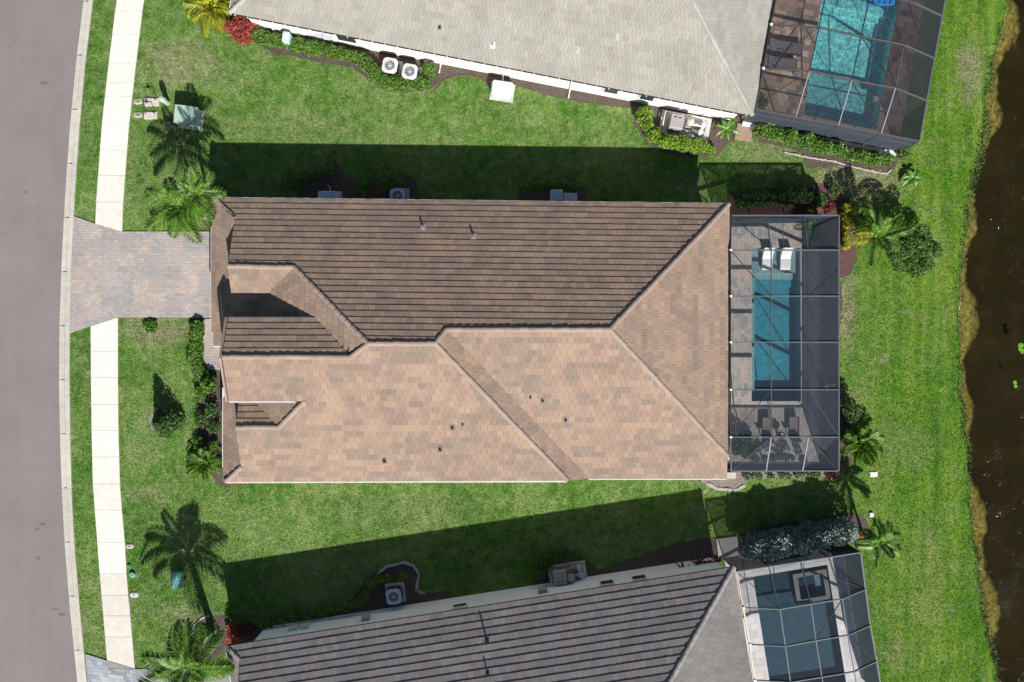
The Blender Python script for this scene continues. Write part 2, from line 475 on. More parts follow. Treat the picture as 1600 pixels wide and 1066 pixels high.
def mk_pond():
    m = NT('pond_surface')
    calm = m.math('ADD', m.noise(1.4, 3, 0.6, dist=0.5), m.math('MULTIPLY', m.noise(5.0, 2, 0.6), 0.25))
    gust = m.ramp(m.noise(1.1, 4, 0.7, off=(3, 1, 0)), [(0.55, 0.0), (0.68, 1.0)])
    chop = m.math('MULTIPLY', m.noise(7.5, 2, 0.55, stretch=(1.0, 0.6, 1.0)), gust)
    bp = m.n('ShaderNodeBump'); m.s(bp.inputs['Height'], m.math('ADD', m.math('MULTIPLY', calm, 0.10), m.math('MULTIPLY', chop, 0.75))); bp.inputs['Strength'].default_value = 1.0; bp.inputs['Distance'].default_value = 0.14
    gl = m.n('ShaderNodeBsdfGlossy'); gl.inputs['Roughness'].default_value = 0.06; m.s(gl.inputs['Normal'], bp.outputs[0])
    tp = m.n('ShaderNodeBsdfTransparent'); tp.inputs[0].default_value = (0.62, 0.60, 0.43, 1)
    mx = m.n('ShaderNodeMixShader'); m.s(mx.inputs[0], schlick(m, bp))
    m.nt.links.new(tp.outputs[0], mx.inputs[1]); m.nt.links.new(gl.outputs[0], mx.inputs[2])
    m.nt.links.new(mx.outputs[0], m.out.inputs[0])
    return m.m
M['pond'] = mk_pond()
M['water_teal'] = watermat('pool_water_teal', (0.66, 0.88, 0.92), 0.25, 3.0, 0.22)
M['water_turq'] = watermat('pool_water_turquoise', (0.56, 0.97, 0.99), 0.4, 3.6, 0.50)
M['water_dark'] = watermat('pool_water_dark', (0.50, 0.70, 0.76), 0.25, 2.6, 0.15)
M['plaster_teal'] = plain('teal_pool_plaster', (0.055, 0.34, 0.42), 0.7, 0, 0.15, 5)
M['plaster_light'] = plain('pale_pool_plaster', (0.66, 0.86, 0.87), 0.7, 0, 0.06, 5)
M['plaster_dark'] = plain('dark_pool_plaster', (0.070, 0.098, 0.115), 0.7, 0, 0.2, 5)
M['spa_stone'] = plain('grey_spa_stone', (0.17, 0.17, 0.165), 0.7, 0, 0.15, 5)
M['plaster_shelf'] = plain('grey_shelf_plaster', (0.50, 0.47, 0.45), 0.7, 0, 0.12, 5)
M['roof_tan'] = tilemat('tan_roof_tiles', [(0.0, (0.208, 0.163, 0.132)), (0.3, (0.238, 0.180, 0.144)), (0.55, (0.272, 0.194, 0.151)), (0.8, (0.300, 0.212, 0.162)), (0.97, (0.312, 0.228, 0.165)), (1.0, (0.29, 0.19, 0.145))])
M['cap_tan'] = tilemat('tan_ridge_tiles', [(0.0, (0.28, 0.218, 0.182)), (1.0, (0.335, 0.263, 0.22))])
M['roof_grey'] = tilemat('pale_grey_roof_tiles', [(0.0, (0.275, 0.263, 0.232)), (0.5, (0.306, 0.295, 0.263)), (0.97, (0.332, 0.320, 0.288)), (1.0, (0.40, 0.39, 0.36))])
M['cap_grey'] = tilemat('pale_grey_ridge_tiles', [(0.0, (0.30, 0.295, 0.27)), (1.0, (0.37, 0.365, 0.34))])
M['roof_slate'] = tilemat('grey_brown_roof_tiles', [(0.0, (0.158, 0.148, 0.147)), (0.5, (0.186, 0.172, 0.171)), (1.0, (0.218, 0.200, 0.196))])
M['cap_slate'] = tilemat('grey_brown_ridge_tiles', [(0.0, (0.25, 0.24, 0.235)), (1.0, (0.33, 0.315, 0.305))])
M['underlay'] = plain('roof_underlayment', (0.06, 0.05, 0.045), 0.9)
M['white_wall'] = plain('white_stucco', (0.74, 0.72, 0.68), 0.85, 0, 0.04, 2, 0.2, 0.15)
M['cool_wall'] = plain('cool_white_stucco', (0.76, 0.80, 0.88), 0.85, 0, 0.04, 2, 0.2, 0.15)
M['cream_wall'] = plain('cream_stucco', (0.62, 0.56, 0.46), 0.85, 0, 0.05, 2, 0.2, 0.15)
M['white_paint'] = plain('white_paint', (0.74, 0.74, 0.72), 0.45, 0, 0.05)
M['gutter_cream'] = plain('pale_gutter_paint', (0.55, 0.57, 0.50), 0.45, 0, 0.06)
M['bronze'] = plain('dark_bronze_metal', (0.045, 0.042, 0.042), 0.45, 0.3, 0.1)
M['frame_grey'] = plain('grey_aluminium', (0.105, 0.115, 0.13), 0.5, 0.0, 0.08)
M['frame_dark'] = plain('dark_grey_aluminium', (0.085, 0.08, 0.082), 0.5, 0.0, 0.1)
M['frame_pale'] = plain('pale_grey_aluminium', (0.155, 0.17, 0.185), 0.5, 0.0, 0.08)
M['glass'] = plain('window_glass', (0.03, 0.04, 0.05), 0.08, 0, 0.05, spec=0.6)
M['screen'] = screenmat('charcoal_screen_mesh', 0.73, (0.062, 0.076, 0.104))
M['screen_side'] = screenmat('dense_screen_mesh', 0.46, (0.046, 0.056, 0.074))
M['screen_dark'] = screenmat('dark_screen_mesh', 0.70, (0.044, 0.047, 0.058))
M['ac_grey'] = plain('pale_grey_sheet_metal', (0.56, 0.56, 0.59), 0.45, 0.1, 0.05)
M['ac_blue'] = plain('bluish_grey_sheet_metal', (0.42, 0.55, 0.66), 0.45, 0.1, 0.05)
M['dark_metal'] = plain('dark_metal', (0.05, 0.05, 0.055), 0.5, 0.4, 0.1)
M['utility_green'] = plain('pale_green_enamel', (0.33, 0.46, 0.38), 0.5, 0, 0.1)
M['teal_enamel'] = plain('teal_green_enamel', (0.13, 0.37, 0.30), 0.5, 0, 0.15)
M['green_plastic'] = plain('green_plastic', (0.10, 0.24, 0.15), 0.5, 0, 0.1)
M['tan_plastic'] = plain('tan_box_lid', (0.33, 0.30, 0.20), 0.7, 0, 0.12)
M['pvc'] = plain('white_pvc', (0.72, 0.72, 0.70), 0.4, 0, 0.03)
M['heater_grey'] = plain('grey_heater_case', (0.36, 0.325, 0.33), 0.5, 0.1, 0.06)
M['sling'] = plain('brown_sling_fabric', (0.25, 0.205, 0.17), 0.85, 0, 0.08, 6)
M['sling_grey'] = plain('grey_sling_fabric', (0.115, 0.11, 0.12), 0.85, 0, 0.08, 6)
M['ledge_white'] = plain('white_moulded_plastic', (0.78, 0.80, 0.82), 0.35, 0, 0.03)
M['red_paint'] = plain('red_painted_ornament', (0.55, 0.07, 0.05), 0.5)
M['blue_vinyl'] = plain('bright_blue_vinyl', (0.02, 0.30, 0.75), 0.35, 0, 0.1)
M['cushion_blue'] = plain('grey_blue_cushion', (0.30, 0.38, 0.44), 0.8, 0, 0.08)
M['trunk'] = plain('palm_trunk_bark', (0.20, 0.17, 0.14), 0.9, 0, 0.25, 9, 0.1, 0.5)
M['stem'] = plain('plant_stem_wood', (0.13, 0.10, 0.07), 0.9, 0, 0.2, 9, 0.1, 0.4)
M['wood_pole'] = plain('pale_wood_stake', (0.48, 0.42, 0.36), 0.8)
M['orange'] = plain('orange_petals', (0.75, 0.26, 0.04), 0.6)
M['stone_pale'] = plain('pale_stone', (0.48, 0.45, 0.40), 0.8, 0, 0.15, 5, 0.2, 0.4)
M['leaf'] = leafmat('hedge_leaves', (0.035, 0.085, 0.012), (0.085, 0.185, 0.022), (0.19, 0.33, 0.045))
M['leaf_lime'] = leafmat('lime_hedge_leaves', (0.06, 0.13, 0.012), (0.15, 0.27, 0.022), (0.3, 0.44, 0.05))
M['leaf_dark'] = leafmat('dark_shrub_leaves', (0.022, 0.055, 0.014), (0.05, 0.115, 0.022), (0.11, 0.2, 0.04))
M['leaf_mid'] = leafmat('mixed_tree_leaves', (0.018, 0.05, 0.012), (0.055, 0.13, 0.02), (0.15, 0.26, 0.04))
M['leaf_grey'] = leafmat('grey_green_leaves', (0.07, 0.12, 0.105), (0.17, 0.25, 0.22), (0.38, 0.46, 0.41))
M['leaf_yellow'] = leafmat('golden_leaves', (0.16, 0.19, 0.012), (0.38, 0.38, 0.018), (0.62, 0.58, 0.05))
M['leaf_red'] = leafmat('red_leaves', (0.14, 0.022, 0.022), (0.36, 0.055, 0.045), (0.6, 0.19, 0.12))
M['leaf_maroon'] = leafmat('maroon_leaves', (0.05, 0.012, 0.016), (0.13, 0.024, 0.026), (0.25, 0.07, 0.055))
M['palm'] = leafmat('palm_leaflets', (0.03, 0.085, 0.012), (0.085, 0.2, 0.022), (0.24, 0.38, 0.05), 0.42)
M['palm_yellow'] = leafmat('golden_palm_leaflets', (0.12, 0.16, 0.012), (0.28, 0.31, 0.02), (0.52, 0.46, 0.04), 0.45)
M['banana'] = leafmat('broad_leaves', (0.04, 0.12, 0.016), (0.095, 0.24, 0.03), (0.22, 0.4, 0.06), 0.4)
M['gcover'] = leafmat('ground_cover_leaves', (0.035, 0.11, 0.014), (0.075, 0.19, 0.02), (0.16, 0.31, 0.035))
M['lily'] = leafmat('lily_pads', (0.10, 0.30, 0.02), (0.16, 0.42, 0.03), (0.22, 0.5, 0.05))

# ------------------------------------------------------------------ roof planes
def plane_eave(p1, p2, pitch, toward):
    dd = (p2 - p1)[:2]; dd = dd / np.linalg.norm(dd); n = np.array([-dd[1], dd[0]])
    if np.dot(n, np.array(toward)[:2] - p1[:2]) < 0: n = -n
    a, b = n * pitch
    return (a, b, p1[2] - a * p1[0] - b * p1[1])
def plane3(A, B, C):
    n = np.cross(B - A, C - A)
    return (-n[0] / n[2], -n[1] / n[2], np.dot(n, A) / n[2])
def hit(px, py, pl):
    a, b, c = pl; X = (px - 800) / F; Y = (533 - py) / F; q = a * X + b * Y; z = (q * H + c) / (1 + q)
    return np.array([X * (H - z), Y * (H - z), z])
def onp(x, y, pl): return np.array([x, y, pl[0] * x + pl[1] * y + pl[2]])
def meet_y(p, q, y):
    """the point with plan y where planes p and q meet"""
    x = ((q[1] - p[1]) * y + q[2] - p[2]) / (p[0] - q[0])
    return onp(x, y, p)
def meet(p, q, r):
    A = np.array([[p[0], p[1], -1], [q[0], q[1], -1], [r[0], r[1], -1]]); b = -np.array([p[2], q[2], r[2]])
    return np.linalg.solve(A, b)

def inside(pt, poly):
    x, y = pt; c = False; n = len(poly); j = n - 1
    for i in range(n):
        xi, yi = poly[i]; xj, yj = poly[j]
        if (yi > y) != (yj > y) and x < (xj - xi) * (y - yi) / (yj - yi) + xi: c = not c
        j = i
    return c
def clip_convex(sub, cl):
    """Sutherland-Hodgman; cl counter-clockwise convex"""
    out = sub
    n = len(cl)
    for i in range(n):
        a, b = cl[i], cl[(i + 1) % n]
        inp = out; out = []
        if not inp: return []
        def sd(p): return (b[0] - a[0]) * (p[1] - a[1]) - (b[1] - a[1]) * (p[0] - a[0])
        s = inp[-1]; ds = sd(s)
        for e in inp:
            de = sd(e)
            if de >= 0:
                if ds < 0:
                    t = ds / (ds - de); out.append((s[0] + t * (e[0] - s[0]), s[1] + t * (e[1] - s[1])))
                out.append(e)
            elif ds >= 0:
                t = ds / (ds - de); out.append((s[0] + t * (e[0] - s[0]), s[1] + t * (e[1] - s[1])))
            s, ds = e, de
    return out
def area(p): return 0.5 * sum(p[i][0] * p[(i + 1) % len(p)][1] - p[(i + 1) % len(p)][0] * p[i][1] for i in range(len(p)))
def tris_of(poly):
    """poly: list of 2-D points; convex triangles, counter-clockwise"""
    ts = tessellate_polygon([[Vector((x, y, 0)) for x, y in poly]])
    out = []
    for t in ts:
        q = [tuple(poly[i]) for i in t]
        if area(q) < 0: q = q[::-1]
        if abs(area(q)) > 1e-6: out.append(q)
    return out
def seg_cross(a, b, c, d2):
    def o(p, q, r): return (q[0] - p[0]) * (r[1] - p[1]) - (q[1] - p[1]) * (r[0] - p[0])
    return (o(a, b, c) > 0) != (o(a, b, d2) > 0) and (o(c, d2, a) > 0) != (o(c, d2, b) > 0)

def clump_noise(i, j, seed):
    r = random.Random(hash((seed, i, j // 3)) & 0xffffff).random()
    r2 = random.Random(hash((seed, i, j, 5)) & 0xffffff).random()
    r3 = random.Random(hash((seed, i // 2, j // 7, 9)) & 0xffffff).random()
    v = 0.36 * r + 0.40 * r2 + 0.24 * r3
    v = 0.5 + (v - 0.5) * 1.55
    if r2 > 0.9985: v = 1.0
    return min(0.97 if v != 1.0 else 1.0, max(0.0, v))

class Tiler:
    """lays interlocking flat tiles on roof planes of one house"""
    def __init__(self, mat, seed, expo=0.352, width=0.335, thick=0.040):
        self.mat = mat; self.seed = seed; self.e = expo; self.w = width; self.t = thick
        self.full = []; self.rest = MB()
    def plane(self, pts, pl, limit=None):
        a, b, c = pl
        g = math.hypot(a, b); v = np.array([a, b]) / g; u = np.array([v[1], -v[0]])   # v climbs, u runs along the eave
        cosn = 1 / math.sqrt(1 + g * g)
        poly2 = [(float(np.dot(p[:2], u)), float(np.dot(p[:2], v))) for p in pts]
        if area(poly2) < 0: poly2 = poly2[::-1]
        if limit is not None:
            lim = [(float(np.dot(p[:2], u)), float(np.dot(p[:2], v))) for p in limit]
            if area(lim) < 0: lim = lim[::-1]
            poly2 = clip_convex(poly2, lim)
            if len(poly2) < 3: return
        tr = tris_of(poly2)
        e = self.e * cosn
        v0 = min(p[1] for p in poly2) - 0.03; v1 = max(p[1] for p in poly2)
        u0 = min(p[0] for p in poly2); u1 = max(p[0] for p in poly2)
        edges = [(poly2[i], poly2[(i + 1) % len(poly2)]) for i in range(len(poly2))]
        gap = 0.008
        nrm = Vector((-a, -b, 1)).normalized()
        rows = int((v1 - v0) / e) + 1; cols = int((u1 - u0) / self.w) + 3
        for i in range(rows):
            off = 0.5 * self.w if i % 2 else 0.0
            for j in range(cols):
                ua = u0 - self.w + off + j * self.w + gap / 2; ub = ua + self.w - gap
                va = v0 + i * e; vb = va + e + 0.02
                q = [(ua, va), (ub, va), (ub, vb), (ua, vb)]
                ins = [inside(p, poly2) for p in q]
                t = clump_noise(i, j, self.seed + int(abs(a) * 100) + int(abs(b) * 1000))
                jit = rnd.uniform(-0.003, 0.003); va += rnd.uniform(-.004, .004); q[0] = (ua, va); q[1] = (ub, va)
                cross = False
                if all(ins):
                    for (s0, s1) in edges:
                        if any(seg_cross(q[k], q[(k + 1) % 4], s0, s1) for k in range(4)): cross = True; break
                    if not cross:
                        self.full.append((q, u, v, pl, t, jit, va, e)); continue
                elif not any(ins):
                    if max(p[0] for p in q) < u0 or min(p[0] for p in q) > u1: continue
                    if not any(seg_cross(q[k], q[(k + 1) % 4], s0, s1) for k in range(4) for (s0, s1) in edges): continue
                for T in tr:
                    cc = clip_convex(q, T)
                    if len(cc) >= 3 and abs(area(cc)) > 0.0008: self.emit(cc, u, v, pl, t, jit, va, e)
    def corner(self, p, u, v, pl, jit, va, e, top):
        x, y = u * p[0] + v * p[1]
        z = pl[0] * x + pl[1] * y + pl[2]
        n = Vector((-pl[0], -pl[1], 1)).normalized()
        h = 0.0
        if top:
            f = (p[1] - va) / e
            h = self.t * (1 - f) + 0.006 + jit
        return Vector((x, y, z)) + n * h
    def emit(self, q, u, v, pl, t, jit, va, e):
        n = len(q)
        vs = [self.corner(p, u, v, pl, jit, va, e, True) for p in q] + [self.corner(p, u, v, pl, jit, va, e, False) for p in q]
        # u = rotate(v) by -90: (u, v) is a right-handed plan frame, so q keeps its winding
        fs = [tuple(range(n))] + [(i, n + i, n + (i + 1) % n, (i + 1) % n) for i in range(n)]
        self.rest.faces(vs, fs, t)
    def finish(self, parent, singles=300):
        # the whole tiles nearest to the camera become parts of their own
        def dist(f):
            x, y = f[1] * f[0][0][0] + f[2] * f[0][0][1]
            z = f[3][0] * x + f[3][1] * y + f[3][2]
            vis = 0 if (abs(x * F / (H - z)) < 795 and abs(y * F / (H - z)) < 528) else 1000
            return vis + math.hypot(math.hypot(x, y), H - z)
        self.full.sort(key=dist)
        cache = {}
        for k, f in enumerate(self.full):
            q, u, v, pl, t, jit, va, e = f
            if k >= singles:
                self.emit(q, u, v, pl, t, jit, va, e); continue
            key = (round(pl[0], 3), round(pl[1], 3))
            o2 = self.corner((q[0][0], va), u, v, pl, 0, va, e, False)
            if key not in cache:
                mb = MB()
                vs = [self.corner(p, u, v, pl, 0, va, e, True) - o2 for p in q] + [self.corner(p, u, v, pl, 0, va, e, False) - o2 for p in q]
                mb.faces(vs, [(0, 1, 2, 3)] + [(i, 4 + i, 4 + (i + 1) % 4, (i + 1) % 4) for i in range(4)], 0.0)
                cache[key] = mb.mesh('roof_tile', self.mat)
            ob = link('roof_tile', cache[key], parent, Matrix.Translation(o2 + Vector((0, 0, jit))))
            ob['tint'] = t
        st = self.rest.build('roof_tiles', self.mat, parent); st['kind'] = 'stuff'

def deck_slab(mb, pts, drop=0.18):
    """solid roof deck under a plane polygon"""
    p2 = [(p[0], p[1]) for p in pts]
    a = area(p2)
    q = [np.array(p) for p in (pts if a > 0 else pts[::-1])]
    n = len(q)
    ts = tessellate_polygon([[Vector((p[0], p[1], 0)) for p in q]])
    base = [p + np.array([0, 0, -0.012]) for p in q] + [p + np.array([0, 0, -drop]) for p in q]
    fs = []
    for t in ts:
        tri = [q[i] for i in t]
        s = area([(p[0], p[1]) for p in tri])
        t = tuple(t) if s > 0 else tuple(t)[::-1]
        fs.append(t); fs.append(tuple(n + i for i in t[::-1]))
    fs += [(i, n + i, n + (i + 1) % n, (i + 1) % n) for i in range(n)]
    mb.faces(base, fs)

def cap_mesh(name, mat, L=0.42, w=0.125, h=0.052):
    """one half-round ridge tile along +X, its front end a little higher so that the joints show"""
    mb = MB()
    pr = [(-w, -0.045), (-w * 0.92, 0.015), (-w * 0.55, h * 0.8), (0, h), (w * 0.55, h * 0.8), (w * 0.92, 0.015), (w, -0.045)]
    vs = [(0.0, y, z + 0.018) for y, z in pr] + [(L + 0.03, y * 0.9, z - 0.004) for y, z in pr]
    n = len(pr)
    fs = [(i, n + i, n + i + 1, i + 1) for i in range(n - 1)]
    fs += [tuple(range(n)), tuple(range(2 * n - 1, n - 1, -1))]
    fs = [f[::-1] for f in fs[:n - 1]] + fs[n - 1:]
    mb.faces(vs, fs, 0.0)
    return mb.mesh(name, mat)

def caps(lines, me, parent, L=0.42, lift=0.024):
    """a run of ridge tiles on each (low, high) line"""
    for (p, q) in lines:
        p, q = Vector(p), Vector(q)
        if p.z > q.z + 0.02: p, q = q, p
        d = q - p; n = max(1, int(round(d.length / L))); x = d.normalized()
        y = Vector((0, 0, 1)).cross(x).normalized(); z = x.cross(y)
        st = d.length / n
        for k in range(n):
            o = p + x * (k * st) + z * lift
            jx = rnd.uniform(-0.012, 0.012)
            m = Matrix(((x.x * st / L, y.x, z.x, o.x + y.x * jx), (x.y * st / L, y.y, z.y, o.y + y.y * jx), (x.z * st / L, y.z, z.z, o.z), (0, 0, 0, 1)))
            ob = link('ridge_tile', me, parent, m)
            ob['tint'] = rnd.random()

def gutter(p, q, parent, mat, w=0.13, h=0.13, out=0.05):
    mb = MB(); mb.bar(Vector(p) + Vector((0, 0, -0.06)), Vector(q) + Vector((0, 0, -0.06)), w, h)
    return mb.build('gutter', mat, parent)

def prism_wall(parent, pts, z0, z1, mat, name='wall'):
    mb = MB(); mb.prism(pts, z0, z1); return mb.build(name, mat, parent)

PITCH = 5 / 12
# ------------------------------------------------------------------ ground, pond
shore_px = [(-400, 1640), (-150, 1600), (0, 1575), (50, 1566), (75, 1557), (100, 1553), (125, 1549), (150, 1545), (200, 1539), (250, 1530), (300, 1519), (350, 1512), (400, 1505),
            (450, 1502), (500, 1500), (550, 1501), (600, 1504), (650, 1508), (700, 1512), (750, 1516), (800, 1520), (850, 1524), (900, 1531), (950, 1539), (1000, 1548), (1066, 1560), (1200, 1590), (1460, 1650)]
def interp_x(tab, y):
    for (y0, x0), (y1, x1) in zip(tab, tab[1:]):
        if y <= y1: return x0 + (x1 - x0) * (y - y0) / (y1 - y0)
    return tab[-1][1]
shore = []
yy = -400
rs = random.Random(3)
while yy <= 1460:
    wob = rs.uniform(-.5, .5) + 1.5 * math.sin(yy * 0.11) + 1.2 * math.sin(yy * 0.037) + 1.0 * math.sin(yy * 0.23)
    p = P(interp_x(shore_px, yy) - 3 + wob, yy); shore.append((p[0], p[1])); yy += 9
pool_mid = [P(1174, 388), P(1250, 388), P(1251, 627), P(1174, 627)]
pool_top = [P(1283.5, -6), P(1255, 180), P(1368.5, 204), P(1412, -60), P(1298, -80)]
pool_top = [P(1294, -70), P(1255, 180), P(1368.5, 204), P(1412, -46)]
pool_low = [P(1176, 901), P(1292, 882), P(1330, 1120), P(1214, 1140)]
def grow(poly, g):
    c = sum(poly) / len(poly)
    return [p + (p - c) / np.linalg.norm((p - c)[:2]) * g for p in poly]
outer = [(-260, shore[0][1]), (-260, shore[-1][1])] + shore[::-1]
loops = [[Vector((x, y, 0)) for x, y in outer]] + [[Vector((p[0], p[1], 0)) for p in grow(q, 0.18)] for q in (pool_mid, pool_top, pool_low)]
flat = [v for l in loops for v in l]
g = MB()
fs = []
for t in tessellate_polygon(loops):
    q = [flat[i] for i in t]
    if area([(v.x, v.y) for v in q]) < 0: t = tuple(t)[::-1]
    fs.append(tuple(t))
g.faces(flat, fs, 0.5, 0)
# far ground north and south of the modelled shore
Y0, Y1 = shore[0][1], shore[-1][1]
g.faces([(-260, Y0, 0), (shore[0][0], Y0, 0), (shore[0][0], 260, 0), (-260, 260, 0)], [(0, 1, 2, 3)])
g.faces([(-260, -260, 0), (shore[-1][0], -260, 0), (shore[-1][0], Y1, 0), (-260, Y1, 0)], [(0, 1, 2, 3)])
# bank and pond bed
prof = [(0.0, 0.0), (0.14, -0.16), (0.24, -0.30), (0.55, -0.38), (0.95, -0.52), (1.6, -0.80), (3.0, -1.1), (6.0, -1.5), (240.0, -2.2)]
ext = [(shore[0][0], 260)] + shore + [(shore[-1][0], -260)]
vs = []
for i, (x, y) in enumerate(ext):
    wv = 0.72 + 0.30 * math.sin(y * 1.1) + 0.25 * math.sin(y * 0.43 + 1)
    vs += [(x + (dx * wv if 0.2 < dx < 3 else dx), y, z) for (dx, z) in prof]
k = len(prof)
fs = [(i * k + j, (i + 1) * k + j, (i + 1) * k + j + 1, i * k + j + 1) for i in range(len(ext) - 1) for j in range(k - 1)]
g.faces(vs, fs, 0.5, 1)
ground = struct(g.build('ground', [M['grass'], M['mud']]))
ground.data.polygons.foreach_set('use_smooth', [m_ == 1 for m_ in g.m])
wb = MB()
left = [(x + 0.05, y, -0.24) for x, y in ext]; rightv = [(280, y, -0.24) for x, y in ext]
vs = left + rightv; n = len(ext)
wb.faces(vs, [(n + i, i, i + 1, n + i + 1) for i in range(n - 1)])
if True:
    q_ = [Vector(wb.v[k]) for k in wb.f[0]]
    if (q_[1] - q_[0]).cross(q_[2] - q_[1]).z < 0: wb.f = [f[::-1] for f in wb.f]
struct(wb.build('pond_water', M['pond']))

# ------------------------------------------------------------------ road, kerb, sidewalk
kerb_tab = [(-420, 196, 211), (-150, 151, 166), (0, 131, 146), (100, 119, 134), (200, 109.5, 125), (300, 102.5, 118), (400, 97, 113), (500, 93.5, 110), (600, 92.5, 109.5), (700, 94.5, 111), (780, 97.5, 113.3), (860, 102, 118), (950, 109.5, 125.5), (1066, 121, 136.7), (1200, 138, 154), (1460, 178, 194)]
KL = [(a, b) for a, b, c in kerb_tab]; KR = [(a, c) for a, b, c in kerb_tab]
ys = list(range(-420, 1461, 20))
mb = MB()
for y0, y1 in zip(ys, ys[1:]):
    a, b = P(interp_x(KL, y0) + 1, y0), P(interp_x(KL, y1) + 1, y1)
    mb.faces([(-60, a[1], .008), (a[0], a[1], .008), (b[0], b[1], .008), (-60, b[1], .008)], [(3, 2, 1, 0)])
struct(mb.build('road', M['asphalt']))
kerb = struct(thing('kerb', 'pale concrete gutter and kerb along the road', 'kerb', P(100, 533)))
del kerb['category']
y = -420.0
seg = 84.5
while y < 1460:
    mb = MB()
    n = 6
    prof = [(0.0, 0.0), (0.0, 0.022), (0.44, 0.004), (0.49, -0.02), (0.53, 0.085), (0.60, 0.100), (1.0, 0.085), (1.0, 0.0)]
    vs = []
    for i in range(n + 1):
        yy = y + 0.12 + (seg - 0.24) * i / n
        l, r = P(interp_x(KL, yy), yy), P(interp_x(KR, yy), yy)
        for (s, z) in prof:
            q = l + (r - l) * s; vs.append((q[0], q[1], z))
    k = len(prof)
    fs = [(i * k + j, i * k + j + 1, (i + 1) * k + j + 1, (i + 1) * k + j)[::-1] for i in range(n) for j in range(k - 1)]
    fs += [tuple(range(k)), tuple(range(n * k + k - 1, n * k - 1, -1))]
    mb.faces(vs, fs, 0.0)
    o = mb.build('kerb_segment', M['kerb'], kerb); o['tint'] = 0.4 + 0.6 * rnd.random()
    y += seg
sw = struct(thing('sidewalk', 'pale concrete sidewalk slabs beside the road', 'sidewalk', P(165, 700)))
del sw['category']
SWU = [(-420, 258, 300), (-60, 193, 235), (0, 183, 225), (99, 170.7, 213), (200, 159.5, 201.5), (316, 151.2, 193), (350, 149.7, 191.3), (370, 149, 190.5)]
SWL = [(490, 142.5, 184.7), (590, 143, 184.7), (673, 144, 185.5), (756, 146, 188), (797, 149, 191), (847, 153, 195.5), (896, 156.6, 198), (930, 159.5, 201), (995, 165, 207), (1045, 169, 211.5)]
def slabs(tab, joints, end0=None, end1=None):
    L = [(a, b) for a, b, c in tab]; Rr = [(a, c) for a, b, c in tab]
    for k, (y0, y1) in enumerate(zip(joints, joints[1:])):
        a, b = y0 + 0.22, y1 - 0.22
        q = [P(interp_x(L, a), a), P(interp_x(L, b), b), P(interp_x(Rr, b), b), P(interp_x(Rr, a), a)]
        if k == 0 and end0: q[0], q[3] = P(*end0[0]), P(*end0[1])
        if k == len(joints) - 2 and end1: q[1], q[2] = P(*end1[0]), P(*end1[1])
        mb = MB(); mb.prism(q, 0.0, 0.062 + rnd.uniform(-.006, .006), 0.0)
        o = mb.build('slab', M['sidewalk'], sw); o['tint'] = min(1, max(0, 0.72 + rnd.uniform(-.2, .28)))
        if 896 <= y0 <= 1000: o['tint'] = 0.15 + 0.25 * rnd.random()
slabs(SWU, [-300, -260, -220, -180, -140, -100, -60, -22, 18, 55, 99, 130, 152, 193, 235, 275, 316, 350], None, [(149.8, 350), (191.3, 362)])
slabs(SWL, [505, 549, 590, 632, 673, 714, 756, 797, 847, 896, 930, 962, 995, 1035], [(142.5, 510), (184.7, 496.5)], [(168, 1031), (211, 1044)])

def paving(name, label, polys, mat, bw, bh, rot, top, seed, holes=None, singles=0, blotch=0.5):
    """bricks laid in running bond, clipped to convex plan pieces; a sheet of joint sand below"""
    root = struct(thing(name, label, 'paving', np.append(sum(np.array(p[:2]) for p in polys[0]) / len(polys[0]), 0)))
    del root['category']
    base = MB()
    for q in polys:
        base.prism(q, 0.0, top - 0.014)
    base.build('joint_bed', M['joint'], root)
    u = np.array([math.cos(rot), math.sin(rot)]); v = np.array([-u[1], u[0]])
    conv = []
    for q in polys:
        p2 = [(float(np.dot(np.array(p[:2]), u)), float(np.dot(np.array(p[:2]), v))) for p in q]
        if area(p2) < 0: p2 = p2[::-1]
        conv.append(p2)
    u0 = min(p[0] for c in conv for p in c); u1 = max(p[0] for c in conv for p in c)
    v0 = min(p[1] for c in conv for p in c); v1 = max(p[1] for c in conv for p in c)
    rest = MB(); cnt = 0; g2 = 0.008
    full_me = None
    for i in range(int((v1 - v0) / bh) + 1):
        for j in range(int((u1 - u0) / bw) + 2):
            ua = u0 + (j - 0.5 * (i % 2)) * bw; va = v0 + i * bh
            q = [(ua + g2 / 2, va + g2 / 2), (ua + bw - g2 / 2, va + g2 / 2), (ua + bw - g2 / 2, va + bh - g2 / 2), (ua + g2 / 2, va + bh - g2 / 2)]
            r1 = random.Random(hash((seed, i // 5, j // 4)) & 0xffffff).random()
            r2 = rnd.random()
            t = min(1, max(0, 0.5 + (blotch * (r1 - 0.5) + (1 - blotch) * (r2 - 0.5)) * 1.7))
            dz = rnd.uniform(-.003, .003)
            for c in conv:
                cc = clip_convex(q, c)
                if len(cc) < 3 or abs(area(cc)) < 0.0015: continue
                whole = len(cc) == 4 and abs(area(cc) - area(q)) < 1e-6
                if whole and cnt < singles:
                    w0 = u * ua + v * va
                    if full_me is None:
                        mb = MB(); mb.prism([(u * p[0] + v * p[1]) - w0 for p in q], 0.0, top, 0.0, bottom=False); full_me = mb.mesh('paver', mat)
                    o = link('paver', full_me, root, Matrix.Translation((w0[0], w0[1], dz))); o['tint'] = t; cnt += 1
                else:
                    rest.prism([u * p[0] + v * p[1] for p in cc], top - 0.03, top + dz, t, bottom=False)
    o = rest.build('pavers', mat, root); o['kind'] = 'stuff'
    return root
paving('driveway', 'brick paver driveway in mottled grey, pink and tan', [[P(115.5, 338), P(150, 350), P(143, 509), P(109, 521)], [P(150, 350), P(191, 362), P(185, 496), P(143, 509)], [P(191, 362), P(340, 362), P(340, 497), P(185, 496)]],
       M['paver'], 0.235, 0.155, 0.0, 0.06, 11)
